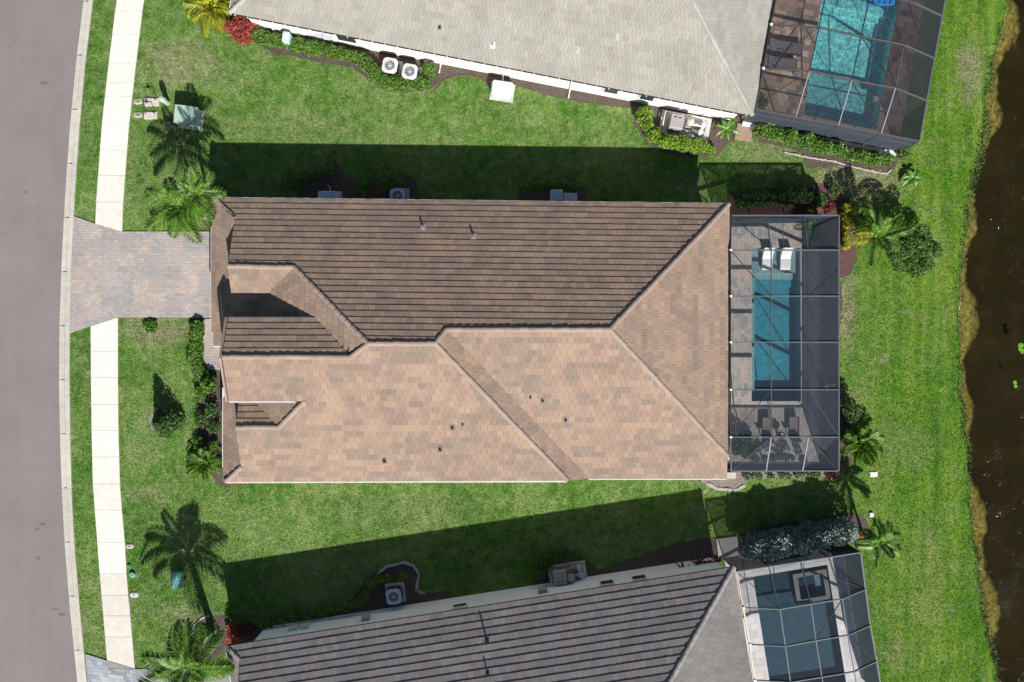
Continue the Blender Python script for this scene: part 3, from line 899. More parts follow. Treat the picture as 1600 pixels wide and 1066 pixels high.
paving('front_walk', 'short brick paver walk to the front entry', [[P(318, 498.5), P(352, 498.5), P(352, 578), P(319, 578)]], M['paver'], 0.235, 0.155, 0.0, 0.055, 12)
paving('neighbour_driveway', 'grey paver driveway at the lower left corner', [[P(134, 1021.5), P(168, 1032), P(175, 1130), P(144, 1130)], [P(168, 1032), P(211, 1045), P(360, 1047), P(372, 1130), P(175, 1130)]], M['paver_grey'], 0.30, 0.20, -0.16, 0.06, 13)

# ------------------------------------------------------------------ planting beds
def bed(name, px, z, mat):
    p = [P(x, y) for x, y in px]
    p2 = [(q[0], q[1]) for q in p]
    # wavy, rounded outline
    out = []
    r = random.Random(len(px) * 17 + int(px[0][0]))
    n = len(p2)
    for i in range(n):
        a, b = np.array(p2[i]), np.array(p2[(i + 1) % n])
        m = max(1, int(np.linalg.norm(b - a) / 0.35))
        for k in range(m):
            f = k / m
            o = a + (b - a) * f
            nn = np.array([-(b - a)[1], (b - a)[0]]) / (np.linalg.norm(b - a) + 1e-9)
            out.append(o + nn * r.uniform(-0.06, 0.06))
    mb = MB()
    flat = [Vector((q[0], q[1], z)) for q in out]
    for t in tessellate_polygon([flat]):
        if area([(flat[i].x, flat[i].y) for i in t]) < 0: t = tuple(t)[::-1]
        mb.poly([flat[i] for i in t])
    return struct(mb.build(name, mat))
BEDS = [
    ([(385, 30), (398, 66), (425, 84), (480, 93), (550, 106), (575, 124), (597, 140), (645, 144), (672, 139), (688, 128), (702, 122), (735, 118), (758, 126), (766, 138), (800, 138), (805, 134), (850, 148), (890, 158), (985, 170), (1010, 150), (700, 60)], .010, 'mulch'),
    ([(985, 160), (992, 195), (1010, 225), (1050, 243), (1118, 246), (1140, 222), (1180, 216), (1185, 170), (1000, 140)], .014, 'mulch'),
    ([(1180, 190), (1186, 222), (1250, 236), (1262, 262), (1300, 262), (1330, 258), (1392, 270), (1412, 240), (1380, 225), (1290, 205)], .010, 'mulch'),
    ([(455, 330), (470, 290), (500, 268), (523, 248), (532, 262), (545, 280), (570, 283), (600, 275), (622, 266), (650, 280), (660, 330)], .010, 'mulch'),
    ([(803, 330), (812, 292), (836, 280), (890, 278), (912, 290), (920, 330)], .010, 'mulch'),
    ([(1145, 300), (1200, 292), (1250, 294), (1290, 286), (1330, 312), (1338, 350), (1340, 395), (1330, 430), (1300, 440), (1250, 352), (1120, 352)], .010, 'mulch_red'),
    ([(1279, 345), (1308, 340), (1312, 430), (1316, 470), (1311, 520), (1313, 600), (1326, 650), (1334, 700), (1326, 738), (1279, 730)], .014, 'mulch'),
    ([(1141, 722), (1095, 750), (1108, 763), (1150, 766), (1172, 748), (1290, 746), (1318, 742), (1281, 720)], .018, 'pebble'),
    ([(303, 498), (317, 497), (318, 580), (352, 580), (360, 762), (345, 762), (322, 725), (312, 690), (306, 650), (312, 612), (296, 560)], .010, 'mulch'),
    ([(232, 655), (245, 636), (262, 634), (278, 645), (276, 668), (255, 678), (238, 672)], .010, 'pebble'),
    ([(352, 990), (410, 978), (480, 955), (548, 940), (572, 905), (600, 886), (640, 878), (660, 898), (652, 928), (705, 922), (710, 960), (400, 1010)], .010, 'mulch'),
    ([(830, 910), (860, 872), (905, 866), (935, 890), (1000, 868), (1060, 848), (1118, 838), (1135, 872), (1000, 905), (850, 930)], .010, 'mulch'),
    ([(299, 1000), (304, 975), (322, 964), (345, 962), (364, 972), (364, 1010), (330, 1032), (304, 1026)], .014, 'mulch'),
    ([(1150, 838), (1150, 875), (1312, 848), (1345, 852), (1362, 838), (1352, 812), (1330, 800), (1200, 822)], .010, 'mulch'),
    ([(310, 318), (335, 316), (335, 360), (300, 361), (305, 340)], .012, 'mulch'),
]
for px, z, mt in BEDS: bed('planting_bed', px, z, M[mt])
def strip(name, px, w, h, mat, label, cat):
    """a low uneven ribbon of edging along a pixel path"""
    mb = MB(); r = random.Random(int(px[0][0])); rows = []
    for (a, b) in zip(px, px[1:]):
        p, q = P(*a), P(*b); n = max(1, int(np.linalg.norm(q - p) / 0.14)); dd = (q - p) / np.linalg.norm(q - p); nn = np.array([-dd[1], dd[0], 0])
        for k in range(n):
            c = p + (q - p) * k / n + nn * r.uniform(-.02, .02); e = w * r.uniform(.35, .65); z = h * r.uniform(.5, 1.1)
            rows.append([c - nn * e, c - nn * e * .7 + np.array([0, 0, z]), c + nn * e * .7 + np.array([0, 0, z]), c + nn * e])
    vs = [v for row in rows for v in row]
    mb.faces(vs, [(4 * i + j, 4 * i + j + 1, 4 * i + j + 5, 4 * i + j + 4)[::-1] for i in range(len(rows) - 1) for j in range(3)])
    return tag(mb.build(name, mat), label, cat)
strip('bed_edging', [(590, 896), (605, 885), (630, 879), (646, 884), (655, 898), (650, 922), (668, 930)], .16, .09, M['edging'], 'curved pale stone edging round the lone blue-grey air conditioner', 'garden edging')
strip('bed_edging', [(1225, 238), (1262, 246), (1300, 252), (1345, 264), (1385, 272), (1395, 262)], .10, .08, M['edging'], 'thin pale stone edging below the hedge of the top right cage', 'garden edging')
strip('bed_edging', [(300, 998), (303, 978), (316, 966), (332, 961)], .12, .08, M['edging'], 'pale curved edging of the round bed at lower left', 'garden edging')
strip('bed_edging', [(1104, 755), (1120, 763), (1150, 766), (1168, 756)], .2, .08, M['edging'], 'pale stones at the lower right corner of the tan roof', 'garden edging')
strip('bed_edging', [(672, 146), (684, 138), (694, 124), (712, 119), (735, 118), (752, 123), (762, 132)], .07, .06, M['stem'], 'thin dark curved edging between two air conditioners and generator', 'garden edging')

# ------------------------------------------------------------------ grass blades (nobody could count them)
excl = []
for px, z, mt in BEDS: excl.append([(P(x, y)[0], P(x, y)[1]) for x, y in px])
def pxpoly(l, z=0): return [(P(x, y, z)[0], P(x, y, z)[1]) for x, y in l]
excl += [pxpoly([(115, 338), (150, 350), (191, 362), (345, 362), (345, 497), (185, 496.5), (143, 510), (108, 521)]), pxpoly([(318, 498), (352, 498), (352, 578), (319, 578)]),
         pxpoly([(133, 1021), (168, 1031.5), (211, 1044.5), (360, 1047), (372, 1130), (140, 1130)]),
         pxpoly([(-500, -420)] + [(b, a) for a, b in KR] + [(-500, 1460)]),
         pxpoly([(b, a) for a, b, c in SWU if a < 360] + [(191.3, 362)] + [(c, a) for a, b, c in SWU[::-1] if a < 360]),
         pxpoly([(142.5, 510)] + [(b, a) for a, b, c in SWL[1:-1]] + [(168, 1031), (211, 1044)] + [(c, a) for a, b, c in SWL[1:-1][::-1]] + [(184.7, 496.5)]),
         pxpoly([(345, 325), (1135, 325), (1135, 740), (365, 740)]), pxpoly([(1110, 347), (1283, 347), (1283, 727), (1110, 727)]),
         pxpoly([(360, 20), (1180, 182), (1437, 222), (1490, -80), (360, -80)], 1.5), pxpoly([(360, 1012), (1150, 889), (1345, 863), (1390, 1150), (380, 1150)], 1.5),
         [(x, y) for x, y in shore] + [(60, -60), (60, 60)]]
def in_poly_np(X, Y, poly):
    c = np.zeros(len(X), bool); n = len(poly); j = n - 1
    for i in range(n):
        xi, yi = poly[i]; xj, yj = poly[j]
        if yi != yj:
            k = ((yi > Y) != (yj > Y)) & (X < (xj - xi) * (Y - yi) / (yj - yi) + xi); c ^= k
        j = i
    return c
N = 420000
X = rng.uniform(-30.5, 27.5, N); Y = rng.uniform(-20.6, 20.6, N)
keep = np.ones(N, bool)
JX, JY = X + rng.uniform(-.06, .06, N), Y + rng.uniform(-.06, .06, N)
for e in excl: keep &= ~in_poly_np(JX, JY, e)
X, Y = X[keep], Y[keep]
N = len(X)
ang = rng.uniform(0, 2 * np.pi, N); hh = rng.uniform(0.025, 0.065, N); lean = rng.uniform(0.03, 0.10, N); ww = rng.uniform(0.015, 0.035, N)
cx, sx_ = np.cos(ang), np.sin(ang)
V = np.zeros((N, 3, 3), np.float32)
V[:, 0] = np.stack([X - sx_ * ww, Y + cx * ww, np.zeros(N)], 1)
V[:, 1] = np.stack([X + sx_ * ww, Y - cx * ww, np.zeros(N)], 1)
V[:, 2] = np.stack([X + cx * lean, Y + sx_ * lean, hh], 1)
stuff(big_mesh('grass', V.reshape(-1, 3), np.arange(3 * N).reshape(-1, 3), M['blade'], rng.random(N)), 'short green lawn grass between the houses', 'grass')

# ------------------------------------------------------------------ the middle house
def vent(parent, px, py, pl, r=0.06, h=0.28, mat=None, flash=True):
    q = hit(px, py, pl)
    mb = MB()
    mb.lathe((q[0], q[1], q[2] - 0.05), [(r, 0), (r, h + 0.05), (r * 0.8, h + 0.05), (r * 0.8, h - 0.02)], 12)
    o = mb.build('vent_pipe', mat or M['dark_metal'], parent)
    if flash:
        mb = MB()
        s = r * 2.2
        vs = []
        for (x, y) in ((-s, -s), (s, -s), (s, s * 1.4), (-s, s * 1.4)):
            z = pl[0] * (q[0] + x) + pl[1] * (q[1] + y) + pl[2]
            vs.append((q[0] + x, q[1] + y, z + 0.055))
        mb.faces(vs + [(a, b, c - .05) for a, b, c in vs], [(0, 1, 2, 3), (0, 4, 5, 1), (1, 5, 6, 2), (2, 6, 7, 3), (3, 7, 4, 0)])
        mb.build('flashing', M['dark_metal'] if mat is None else mat, o)

def house_main():
    zE = 2.9
    root = thing('tan_tiled_house', 'house in the middle with tan and brown tiled hip roof', 'house', (P(760, 533)))
    Np = plane_eave(P(335, 309, zE), P(1140, 318.5, zE), PITCH, P(700, 500, 5))
    AL, AR, BR, BL, RL, RR = [hit(*q, Np) for q in ((575, 537), (680, 537), (460, 418), (356, 416), (697, 515), (953, 515))]
    m = (AL + AR) / 2; S = (0.0, PITCH, m[2] - PITCH * m[1])
    m = (RL + RR) / 2; SR = (0.0, PITCH, m[2] - PITCH * m[1])
    f1, f2, f3 = hit(887, 751, S), hit(920, 748, SR), hit(1137, 713, SR)
    ne = hit(1139.5, 319, Np)
    ES = plane3(AR, RL, f1); Ep = plane3(RR, ne, f3)
    D = hit(435, 668, S); DL = hit(368, 668, S)
    W = plane3(AL, BR, D)
    CL, CR = hit(347.5, 558, S), hit(548, 558, S)
    NG2 = (0.0, -PITCH, CR[2] + PITCH * CR[1]); SG = (0.0, PITCH, BR[2] - PITCH * BR[1]); NG3 = (0.0, -PITCH, D[2] + PITCH * D[1])
    T = Tiler(M['roof_tan'], 21, 0.352, 0.335, 0.029)
    deck = MB()
    gx1 = BL[0]; gx3 = DL[0]
    nw = hit(334, 309.5, Np); k1 = hit(364, 341, Np); k1[0] = gx1; k1 = onp(gx1, k1[1], Np)
    BLg = onp(gx1, BL[1], Np)
    FW1 = plane_eave(P(330.5, 320, zE), P(330.5, 518, zE), 0.42, P(400, 400, 3))
    FW3 = plane_eave(P(349, 620, zE), P(349, 752, zE), 0.42, P(400, 700, 3))
    sw_ = hit(352, 753, S); k3 = onp(gx3, hit(371, 730, S)[1], S)
    q627 = hit(476, 627, S)
    s_notch = q627[1]
    planes = [
        ([nw, ne, RR, RL, AR, AL, BR, BLg, k1], Np),
        ([AL, AR, f1, sw_, k3, onp(gx3, D[1], S), D, q627, onp(CL[0], s_notch, S), CL, CR], S),
        ([AR, RL, f2, f1], ES),
        ([RL, RR, f3, hit(1135.5, 748, SR), f2], SR),
        ([RR, ne, f3], Ep),
        ([AL, BR, meet_y(SG, W, 0.6), onp(-9.6, 0.6, W), CR], W),
        ([BLg, BR, meet_y(SG, W, 0.6), onp(gx1, 0.6, SG)], SG),
        ([CL, CR, meet_y(NG2, W, hit(486, 496.5, NG2)[1]), onp(CL[0], hit(352, 496.5, NG2)[1], NG2)], NG2),
        ([D, q627, onp(q627[0], -2.85, W), meet_y(NG3, W, -2.85)], W),
        ([onp(gx3, D[1], NG3), D, meet_y(NG3, W, -2.85), onp(gx3, -2.85, NG3)], NG3),
        ([onp(P(330.5, 0, zE)[0], nw[1], FW1), onp(gx1 + .02, k1[1], FW1), onp(gx1 + .02, 0.5, FW1), onp(P(330.5, 0, zE)[0], 0.5, FW1)], FW1),
        ([onp(P(349, 0, zE)[0], sw_[1], FW3), onp(gx3 + .02, k3[1], FW3), onp(gx3 + .02, s_notch, FW3), onp(P(349, 0, zE)[0], s_notch, FW3)], FW3),
    ]
    # the small porch corner beside the entry
    PW = plane_eave(P(333.5, 519, 2.75), P(333.5, 541, 2.75), 0.42, P(400, 530, 3))
    planes.append(([hit(333.5, 518, PW), hit(333.5, 541, PW), onp(-14.6, hit(333.5, 541, PW)[1], PW), onp(-14.6, 0.5, PW)], PW))
    for pts, pl in planes:
        T.plane(pts, pl); deck_slab(deck, pts)
    deck.build('roof_deck', M['underlay'], root)
    T.finish(root)
    cm = cap_mesh('ridge_tile', M['cap_tan'])
    caps([(AL, AR), (BR, AL), (BLg, BR), (CR, AL), (CL, CR), (D, q627), (onp(gx3, D[1], S), D), (f1, AR), (RL, AR), (RL, RR), (ne, RR), (f3, RR),
          (nw, k1), (sw_, k3)], cm, root)
    # gutters and fascias
    gm, wm = M['gutter_cream'], M['white_paint']
    gutter(nw, ne, root, wm, .10); gutter(ne, f3, root, M['bronze'], .12)
    gutter(hit(352, 753.5, S), hit(886, 752, S), root, gm, .12); gutter(hit(920, 748.5, SR), hit(1135, 748.5, SR), root, gm, .10)
    gutter(P(331, 328, zE), P(331, 517, zE), root, gm, .12); gutter(P(334.5, 309, zE), P(334.5, 326, zE), root, wm, .10)
    gutter(P(349, 606, zE), P(349, 731, zE), root, gm, .12); gutter(P(351.5, 732, zE), P(351.5, 752, zE), root, wm, .10)
    gutter(onp(CL[0], hit(352, 496, NG2)[1], NG2), hit(484, 496, NG2), root, M['ac_grey'], .09, .10)
    gutter(onp(CL[0], s_notch - .03, S), onp(q627[0] - .5, s_notch - .03, S), root, M['ac_grey'], .11, .10)
    gutter(P(333.5, 519, 2.75), P(333.5, 541, 2.75), root, wm, .08, .1); gutter(P(333.5, 541, 2.75), P(346, 541, 2.75), root, wm, .08, .1)
    # rake board and pale gutter in front of the entry gable
    xr = CL[0] - 0.10
    mb = MB()
    yN, yS = hit(352, 497, NG2)[1], s_notch
    mb.bar((xr, yN, onp(xr, yN, NG2)[2] - .02), (xr, CL[1], CL[2] - .02), .10, .2); mb.bar((xr, CL[1] - .01, CL[2] - .02), (xr, yS, onp(xr, yS, S)[2] - .02), .10, .2)
    mb.build('rake_board', M['cap_tan'], root)
    gutter((xr - .14, hit(345, 517, (0, 0, 4.7))[1], 4.72), (xr - .14, hit(345, 605, (0, 0, 4.7))[1], 4.72), root, wm, .11, .12)
    # gable walls
    def gable(x, pts, z0, nm):
        mb = MB(); n = len(pts)
        vs = [(x + .03, y, z) for y, z in pts] + [(x + .15, y, z) for y, z in pts]
        mb.faces(vs, [tuple(range(n)), tuple(range(2 * n - 1, n - 1, -1))] + [(i, n + i, n + (i + 1) % n, (i + 1) % n) for i in range(n)])
        mb.build(nm, M['cream_wall'], root)
    gable(gx1, [(k1[1], k1[2] - .02), (BLg[1], BLg[2] - .02), (0.6, onp(gx1, .6, SG)[2] - .02), (0.6, 2.6), (k1[1], 2.6)], 0, 'gable_wall')
    gable(gx3, [(s_notch, onp(gx3, s_notch, NG3)[2] - .02), (D[1], D[2] - .02), (k3[1], k3[2] - .02), (k3[1], 2.6), (s_notch, 2.6)], 0, 'gable_wall')
    gable(CL[0] + .25, [(yN - .3, onp(0, yN - .3, NG2)[2] - .03), (CL[1], CL[2] - .03), (yS + .3, onp(0, yS + .3, S)[2] - .03), (yS + .3, 0.0), (yN - .3, 0.0)], 0, 'gable_wall')
    mb = MB(); mb.prism([(CL[0] + .3, yS + .35), (-11.2, yS + .35), (-11.2, yN - .35), (CL[0] + .3, yN - .35)], 2.5, 4.4); mb.build('upper_wall', M['cream_wall'], root)
    # outer walls
    o = 0.45
    x0, x1 = nw[0] + 1.0, ne[0] - o
    yT, yB = ne[1] - o, f2[1] + o
    prism_wall(root, [(gx1 + .3, yT), (x1, yT), (x1, yB), (gx3 + .4, yB), (gx3 + .4, s_notch), (gx1 + .4, s_notch), (gx1 + .3, 0.8)], 0, 2.28, M['cream_wall'])
    # garage door, windows and the back sliding door
    gd = MB()
    for k in range(4): gd.box((gx1 + .27, (yT - .6 + 1.4) / 2, .3 + .56 * k), (.06, yT - 2.2, .54))
    gd.build('garage_door', M['white_paint'], root)
    for (x, yv, wx) in ((-9, yB, 1.5), (-3, yB, 1.2), (4.5, yB, 1.5), (-6, yT, 1.2), (2, yT, 1.5), (8, yT, 1.0)):
        s = -1 if yv == yB else 1
        mb = MB(); mb.box((x, yv + s * .02, 1.5), (wx, .08, 1.2)); wd = mb.build('window', M['white_paint'], root)
        mb = MB(); mb.box((x - wx / 4, yv + s * .065, 1.5), (wx / 2 - .08, .03, 1.08)); mb.build('pane', M['glass'], wd)
        mb = MB(); mb.box((x + wx / 4, yv + s * .065, 1.5), (wx / 2 - .08, .03, 1.08)); mb.build('pane', M['glass'], wd)
    mb = MB(); mb.box((x1 + .02, 0, 1.15), (.08, 4.0, 2.2)); wd = mb.build('sliding_door', M['white_paint'], root)
    for k in range(3): mb = MB(); mb.box((x1 + .07, -1.3 + 1.3 * k, 1.15), (.03, 1.2, 2.05)); mb.build('pane', M['glass'], wd)
    mb = MB(); mb.tube([(f3[0] + .1, f3[1] - .15, 2.8), (f3[0] + .1, f3[1] - .15, .1)], .05, 8); mb.tube([(x1 + .35, hit(1136, 736, (0, 0, 2.3))[1], 2.4), (x1 + .35, hit(1136, 747, (0, 0, 2.3))[1], 2.3)], .06, 8); mb.build('downspout', wm, root)
    # vents
    for (px, py, r) in ((601, 721, .055), (688, 703, .055), (707, 669, .055), (723, 664, .03), (848, 627, .055), (884, 657, .06), (829, 622, .03)):
        vent(root, px, py, S if px < 730 else SR, r, .16)
    for (px, py) in ((661, 356), (740, 370)): vent(root, px, py, Np, .065, .24, M['heater_grey'])
    return root
house_main()

# ------------------------------------------------------------------ the two neighbour houses
FRAME = [P(-40, -30, 3), P(1640, -30, 3), P(1640, 1096, 3), P(-40, 1096, 3)]
LIM = [P(-200, -40, 3), P(1700, -40, 3), P(1700, 1106, 3), P(-200, 1106, 3)]
def house_top():
    z = 2.9
    root = thing('grey_tiled_house', 'neighbour house along the top edge with pale grey tiled roof and white walls', 'house', P(760, 60))
    sw_, se, nee, nww = P(358, 20, z), P(1176, 181, z), P(1210, 0, z), P(362, 0, z)
    S = plane_eave(sw_, se, PITCH, P(800, -100, 5)); E = plane_eave(se, nee, PITCH, P(800, 0, 5))
    dS = (se - sw_) / np.linalg.norm(se - sw_); nS = np.array([-dS[1], dS[0], 0])
    Wp = plane_eave(sw_, sw_ + nS, PITCH, se)
    depth = 8.2
    ridge_z = z + depth * PITCH
    def at_z(p, q, zz):
        A = np.array([[p[0], p[1]], [q[0], q[1]]]); b = np.array([zz - p[2], zz - q[2]]); xy = np.linalg.solve(A, b); return np.array([xy[0], xy[1], zz])
    re, rw = at_z(S, E, ridge_z), at_z(S, Wp, ridge_z)
    se = meet(S, E, (0, 0, z)) if False else at_z(S, E, z); sw_ = at_z(S, Wp, z)
    ne = se + nS * 16.4; nw = sw_ + nS * 16.4
    Nn = plane_eave(ne, nw, PITCH, re)
    T = Tiler(M['roof_grey'], 51, 0.352, 0.225, 0.03); deck = MB()
    for pts, pl, lim in (([sw_, se, re, rw], S, LIM), ([se, ne, re], E, LIM), ([sw_, rw, nw], Wp, LIM), ([nw, rw, re, ne], Nn, None)):
        deck_slab(deck, pts)
        if lim is not None: T.plane(pts, pl, lim)
    # the far slope, out of the picture
    mb = MB(); mb.poly([p + np.array([0, 0, .03]) for p in (ne, nw, rw, re)]); mb.build('far_slope', M['roof_grey'], root)
    deck.build('roof_deck', M['underlay'], root)
    T.finish(root)
    cm = cap_mesh('ridge_tile', M['cap_grey'])
    caps([(se, re), (sw_, rw)], cm, root)
    gutter(sw_, se, root, M['bronze'], .10, .10); gutter(se, se + nS * 9, root, M['bronze'], .09, .10); gutter(sw_, sw_ + nS * 6, root, M['white_paint'], .11)
    mb = MB()   # gutter hangers
    L = np.linalg.norm(se - sw_)
    for k in range(42):
        c = sw_ + dS * (L * (k + .5) / 42) - nS * .06; mb.box((c[0], c[1], z - .02), (.05, .06, .05), math.atan2(dS[1], dS[0]))
    mb.build('gutter_hangers', M['white_paint'], root)
    o = 0.40
    a, b = sw_ + dS * .5 + nS * o, se - dS * .5 + nS * o
    a, b = a * np.array([1, 1, 0]), b * np.array([1, 1, 0])
    c, d2 = ne - dS * .5 - nS * o, nw + dS * .5 - nS * o
    prism_wall(root, [a, b, c, d2], 0, 2.70, M['white_wall'])
    ra = math.atan2(dS[1], dS[0])
    def on_wall(px, py, zz):
        q = P(px, py, zz); t = float(np.dot(q - a, dS)); return a + dS * t
    for (px, py, zz, wx, hx) in ((955, 143, 1.5, .9, 1.1), (1011, 154, 1.5, .9, 1.1), (540, 62, 1.5, 1.2, 1.2)):
        q = on_wall(px, py, zz)
        mb = MB(); mb.box((q[0] - nS[0] * .02, q[1] - nS[1] * .02, zz), (wx, .10, hx), ra); wd = mb.build('window', M['white_paint'], root)
        mb = MB(); mb.box((q[0] - nS[0] * .06, q[1] - nS[1] * .06, zz), (wx - .16, .05, hx - .16), ra); mb.build('pane', M['glass'], wd)
    for (px, py, zz, s) in ((497, 54, 1.3, .5), (512, 57, 1.3, .42)):
        q = on_wall(px, py, zz) - nS * .09
        mb = MB(); mb.bevel_box((q[0], q[1], zz), (s, .16, .6), .02, ra); mb.build('meter_box', M['ac_grey'], root)
    for (px, py) in ((688, 112), (891, 148), (425, 79)):
        q = on_wall(px, py - 10, .2)
        mb = MB(); mb.tube([q - nS * .06 + np.array([0, 0, 2.4]), q - nS * .06 + np.array([0, 0, .1]), q - nS * .55 + np.array([0, 0, .07])], .05, 8); mb.build('downspout', M['pvc'], root)
    vent(root, 770, 72, S, .06, .2, M['ac_grey']); vent(root, 687, 44, S, .035, .12)
    return sw_, se, dS, nS
TOPH = house_top()
def house_low():
    z = 2.9
    root = thing('grey_brown_tiled_house', 'neighbour house along the bottom edge with grey brown tiled roof in rows', 'house', P(760, 1000))
    nw, ne = P(353, 1010, z), P(1147, 886, z); es = P(1178.6, 1066, z)
    Np = plane_eave(nw, ne, PITCH, P(800, 1200, 5)); E = plane_eave(ne, es, PITCH, P(800, 1000, 5))
    dN = (ne - nw) / np.linalg.norm(ne - nw); nN = np.array([dN[1], -dN[0], 0])     # nN points into the house
    depth = 8.2; rz = z + depth * PITCH
    def at_z(p, q, zz):
        A = np.array([[p[0], p[1]], [q[0], q[1]]]); b = np.array([zz - p[2], zz - q[2]]); xy = np.linalg.solve(A, b); return np.array([xy[0], xy[1], zz])
    ne = at_z(Np, E, z); re = at_z(Np, E, rz)
    FW = plane_eave(nw, nw + nN, 0.42, ne)
    def off(p, along, into, pl): q = p + dN * along + nN * into; return onp(q[0], q[1], pl)
    kk = off(nw, .72, .72, Np); rw = off(nw, .72, depth, Np)
    se = ne + nN * 16.4; sww = nw + nN * 16.4
    T = Tiler(M['roof_slate'], 71, 0.40, 0.335, 0.036); deck = MB()
    P1 = [nw, ne, re, rw, kk]
    P3 = [nw, kk, off(nw, .72, 9, FW), off(nw, 0, 9, FW)]
    for pts, pl in ((P1, Np), ([ne, se, re], E), (P3, FW)):
        deck_slab(deck, pts); T.plane(pts, pl, LIM)
    mb = MB(); mb.poly([p + np.array([0, 0, .02]) for p in (re, se, sww + dN * .72, rw)]); mb.build('far_slope', M['roof_slate'], root)
    deck.build('roof_deck', M['underlay'], root)
    T.finish(root)
    caps([(ne, re), (nw, kk)], cap_mesh('ridge_tile', M['cap_slate']), root)
    gutter(nw, nw + dN * 1.3, root, M['bronze'], .13, .12); gutter(nw, nw + nN * 4, root, M['white_paint'], .11)
    mb = MB()
    mb.bar(ne + np.array([0, 0, -.05]), se + np.array([0, 0, -.05]), .10, .12); mb.build('gutter', M['cream_wall'], root)
    o = .16
    a, b = nw + dN * 1.3 + nN * o, ne - dN * .5 + nN * o
    prism_wall(root, [a, b, se - dN * .5 - nN * o, sww + dN * 1.3 - nN * o], 0, 2.72, M['cool_wall'])
    mb = MB()
    q0, q1 = nw + dN * .72 + nN * .74, nw + dN * .72 + nN * 15
    mb.faces([(q0[0], q0[1], 2.6), (q1[0], q1[1], 2.6), (q1[0], q1[1], 4), (rw[0], rw[1], rw[2] - .03), (kk[0], kk[1], kk[2] - .03)], [(0, 1, 2, 3, 4)]); mb.build('gable_wall', M['white_wall'], root)
    ra = math.atan2(dN[1], dN[0])
    def on_wall(px, py, zz):
        q = P(px, py, zz); t = float(np.dot(q - a, dN)); return a + dN * t
    for (px, py, zz, wx, hx) in ((719, 948, 2.0, .85, .5), (948, 910, 2.0, .85, .7), (998, 902, 2.0, .85, .7)):
        q = on_wall(px, py, zz)
        mb = MB(); mb.box((q[0] - nN[0] * .06, q[1] - nN[1] * .06, zz), (wx, .14, hx), ra); wd = mb.build('window', M['white_wall'], root)
        mb = MB(); mb.box((q[0] - nN[0] * .13, q[1] - nN[1] * .13, zz), (wx - .14, .03, hx - .14), ra); mb.build('pane', M['glass'], wd)
    for (px, py, zz, s, mt) in ((460, 985, 1.3, .5, 'ac_grey'), (478, 983, 1.3, .4, 'ac_grey'), (572, 967, 1.6, .45, 'heater_grey'), (848, 924, 1.6, .5, 'tan_plastic')):
        q = on_wall(px, py, zz) - nN * .11
        mb = MB(); mb.bevel_box((q[0], q[1], zz), (s, .2, .5), .02, ra); mb.build('meter_box', M[mt], root)
    vent(root, 761, 1001, Np, .05, .5, M['dark_metal']); vent(root, 762, 1052, Np, .04, .3, M['dark_metal'])
    return nw, ne, dN, nN
LOWH = house_low()

# ------------------------------------------------------------------ pools and decks
def pool(name, label, quad, floors, water, cop, copm, z_w=-0.06):
    """quad: 4 plan corners (a,b,c,d); floors: list of (t0, t1, depth, material) along a->d"""
    a, b, c, d2 = [np.array([p[0], p[1], 0]) for p in quad]
    root = thing(name, label, 'pool', (sum(quad) / 4))
    prev = 0.05
    for k, (t0, t1, dep, mt) in enumerate(floors):
        mb = MB()
        p = [a + (d2 - a) * t0, b + (c - b) * t0, b + (c - b) * t1, a + (d2 - a) * t1]
        zf = np.array([0, 0, -dep]); zt = np.array([0, 0, .045])
        mb.poly([q + zf for q in p])
        mb.poly([p[0] + zt, p[0] + zf, p[3] + zf, p[3] + zt]); mb.poly([p[1] + zt, p[2] + zt, p[2] + zf, p[1] + zf])
        if k == 0: mb.poly([p[0] + zt, p[1] + zt, p[1] + zf, p[0] + zf])
        else:
            pz = np.array([0, 0, -floors[k - 1][2]]); mb.poly([p[0] + pz, p[1] + pz, p[1] + zf, p[0] + zf])
        if k == len(floors) - 1: mb.poly([p[2] + zt, p[3] + zt, p[3] + zf, p[2] + zf])
        mb.build('basin', M[mt], root)
    mb = MB()
    wq = [np.array([q[0], q[1], z_w]) for q in (a, b, c, d2)]
    if area([(q[0], q[1]) for q in wq]) < 0: wq = wq[::-1]
    mb.poly(wq); mb.build('water', M[water], root)
    ctr = (a + b + c + d2) / 4
    big = grow([a, b, c, d2], cop * 1.4)
    sm = [a, b, c, d2]
    for k in range(4):
        mb = MB(); mb.prism([sm[k], sm[(k + 1) % 4], big[(k + 1) % 4], big[k]], -0.02, .078); mb.build('coping', M[copm], root)
    return root, big
def ring(outer4, inner4):
    return [[outer4[k], outer4[(k + 1) % 4], inner4[(k + 1) % 4], inner4[k]] for k in range(4)]
pr, big = pool('swimming_pool', 'long teal pool with sun shelf and two white loungers in the middle cage', [pool_mid[0], pool_mid[1], pool_mid[2], pool_mid[3]],
     [(0, .16, .32, 'plaster_shelf'), (.16, .20, .55, 'plaster_shelf'), (.20, .25, .68, 'plaster_teal'), (.25, 1, .85, 'plaster_teal')], 'water_teal', .14, 'deck_beige')
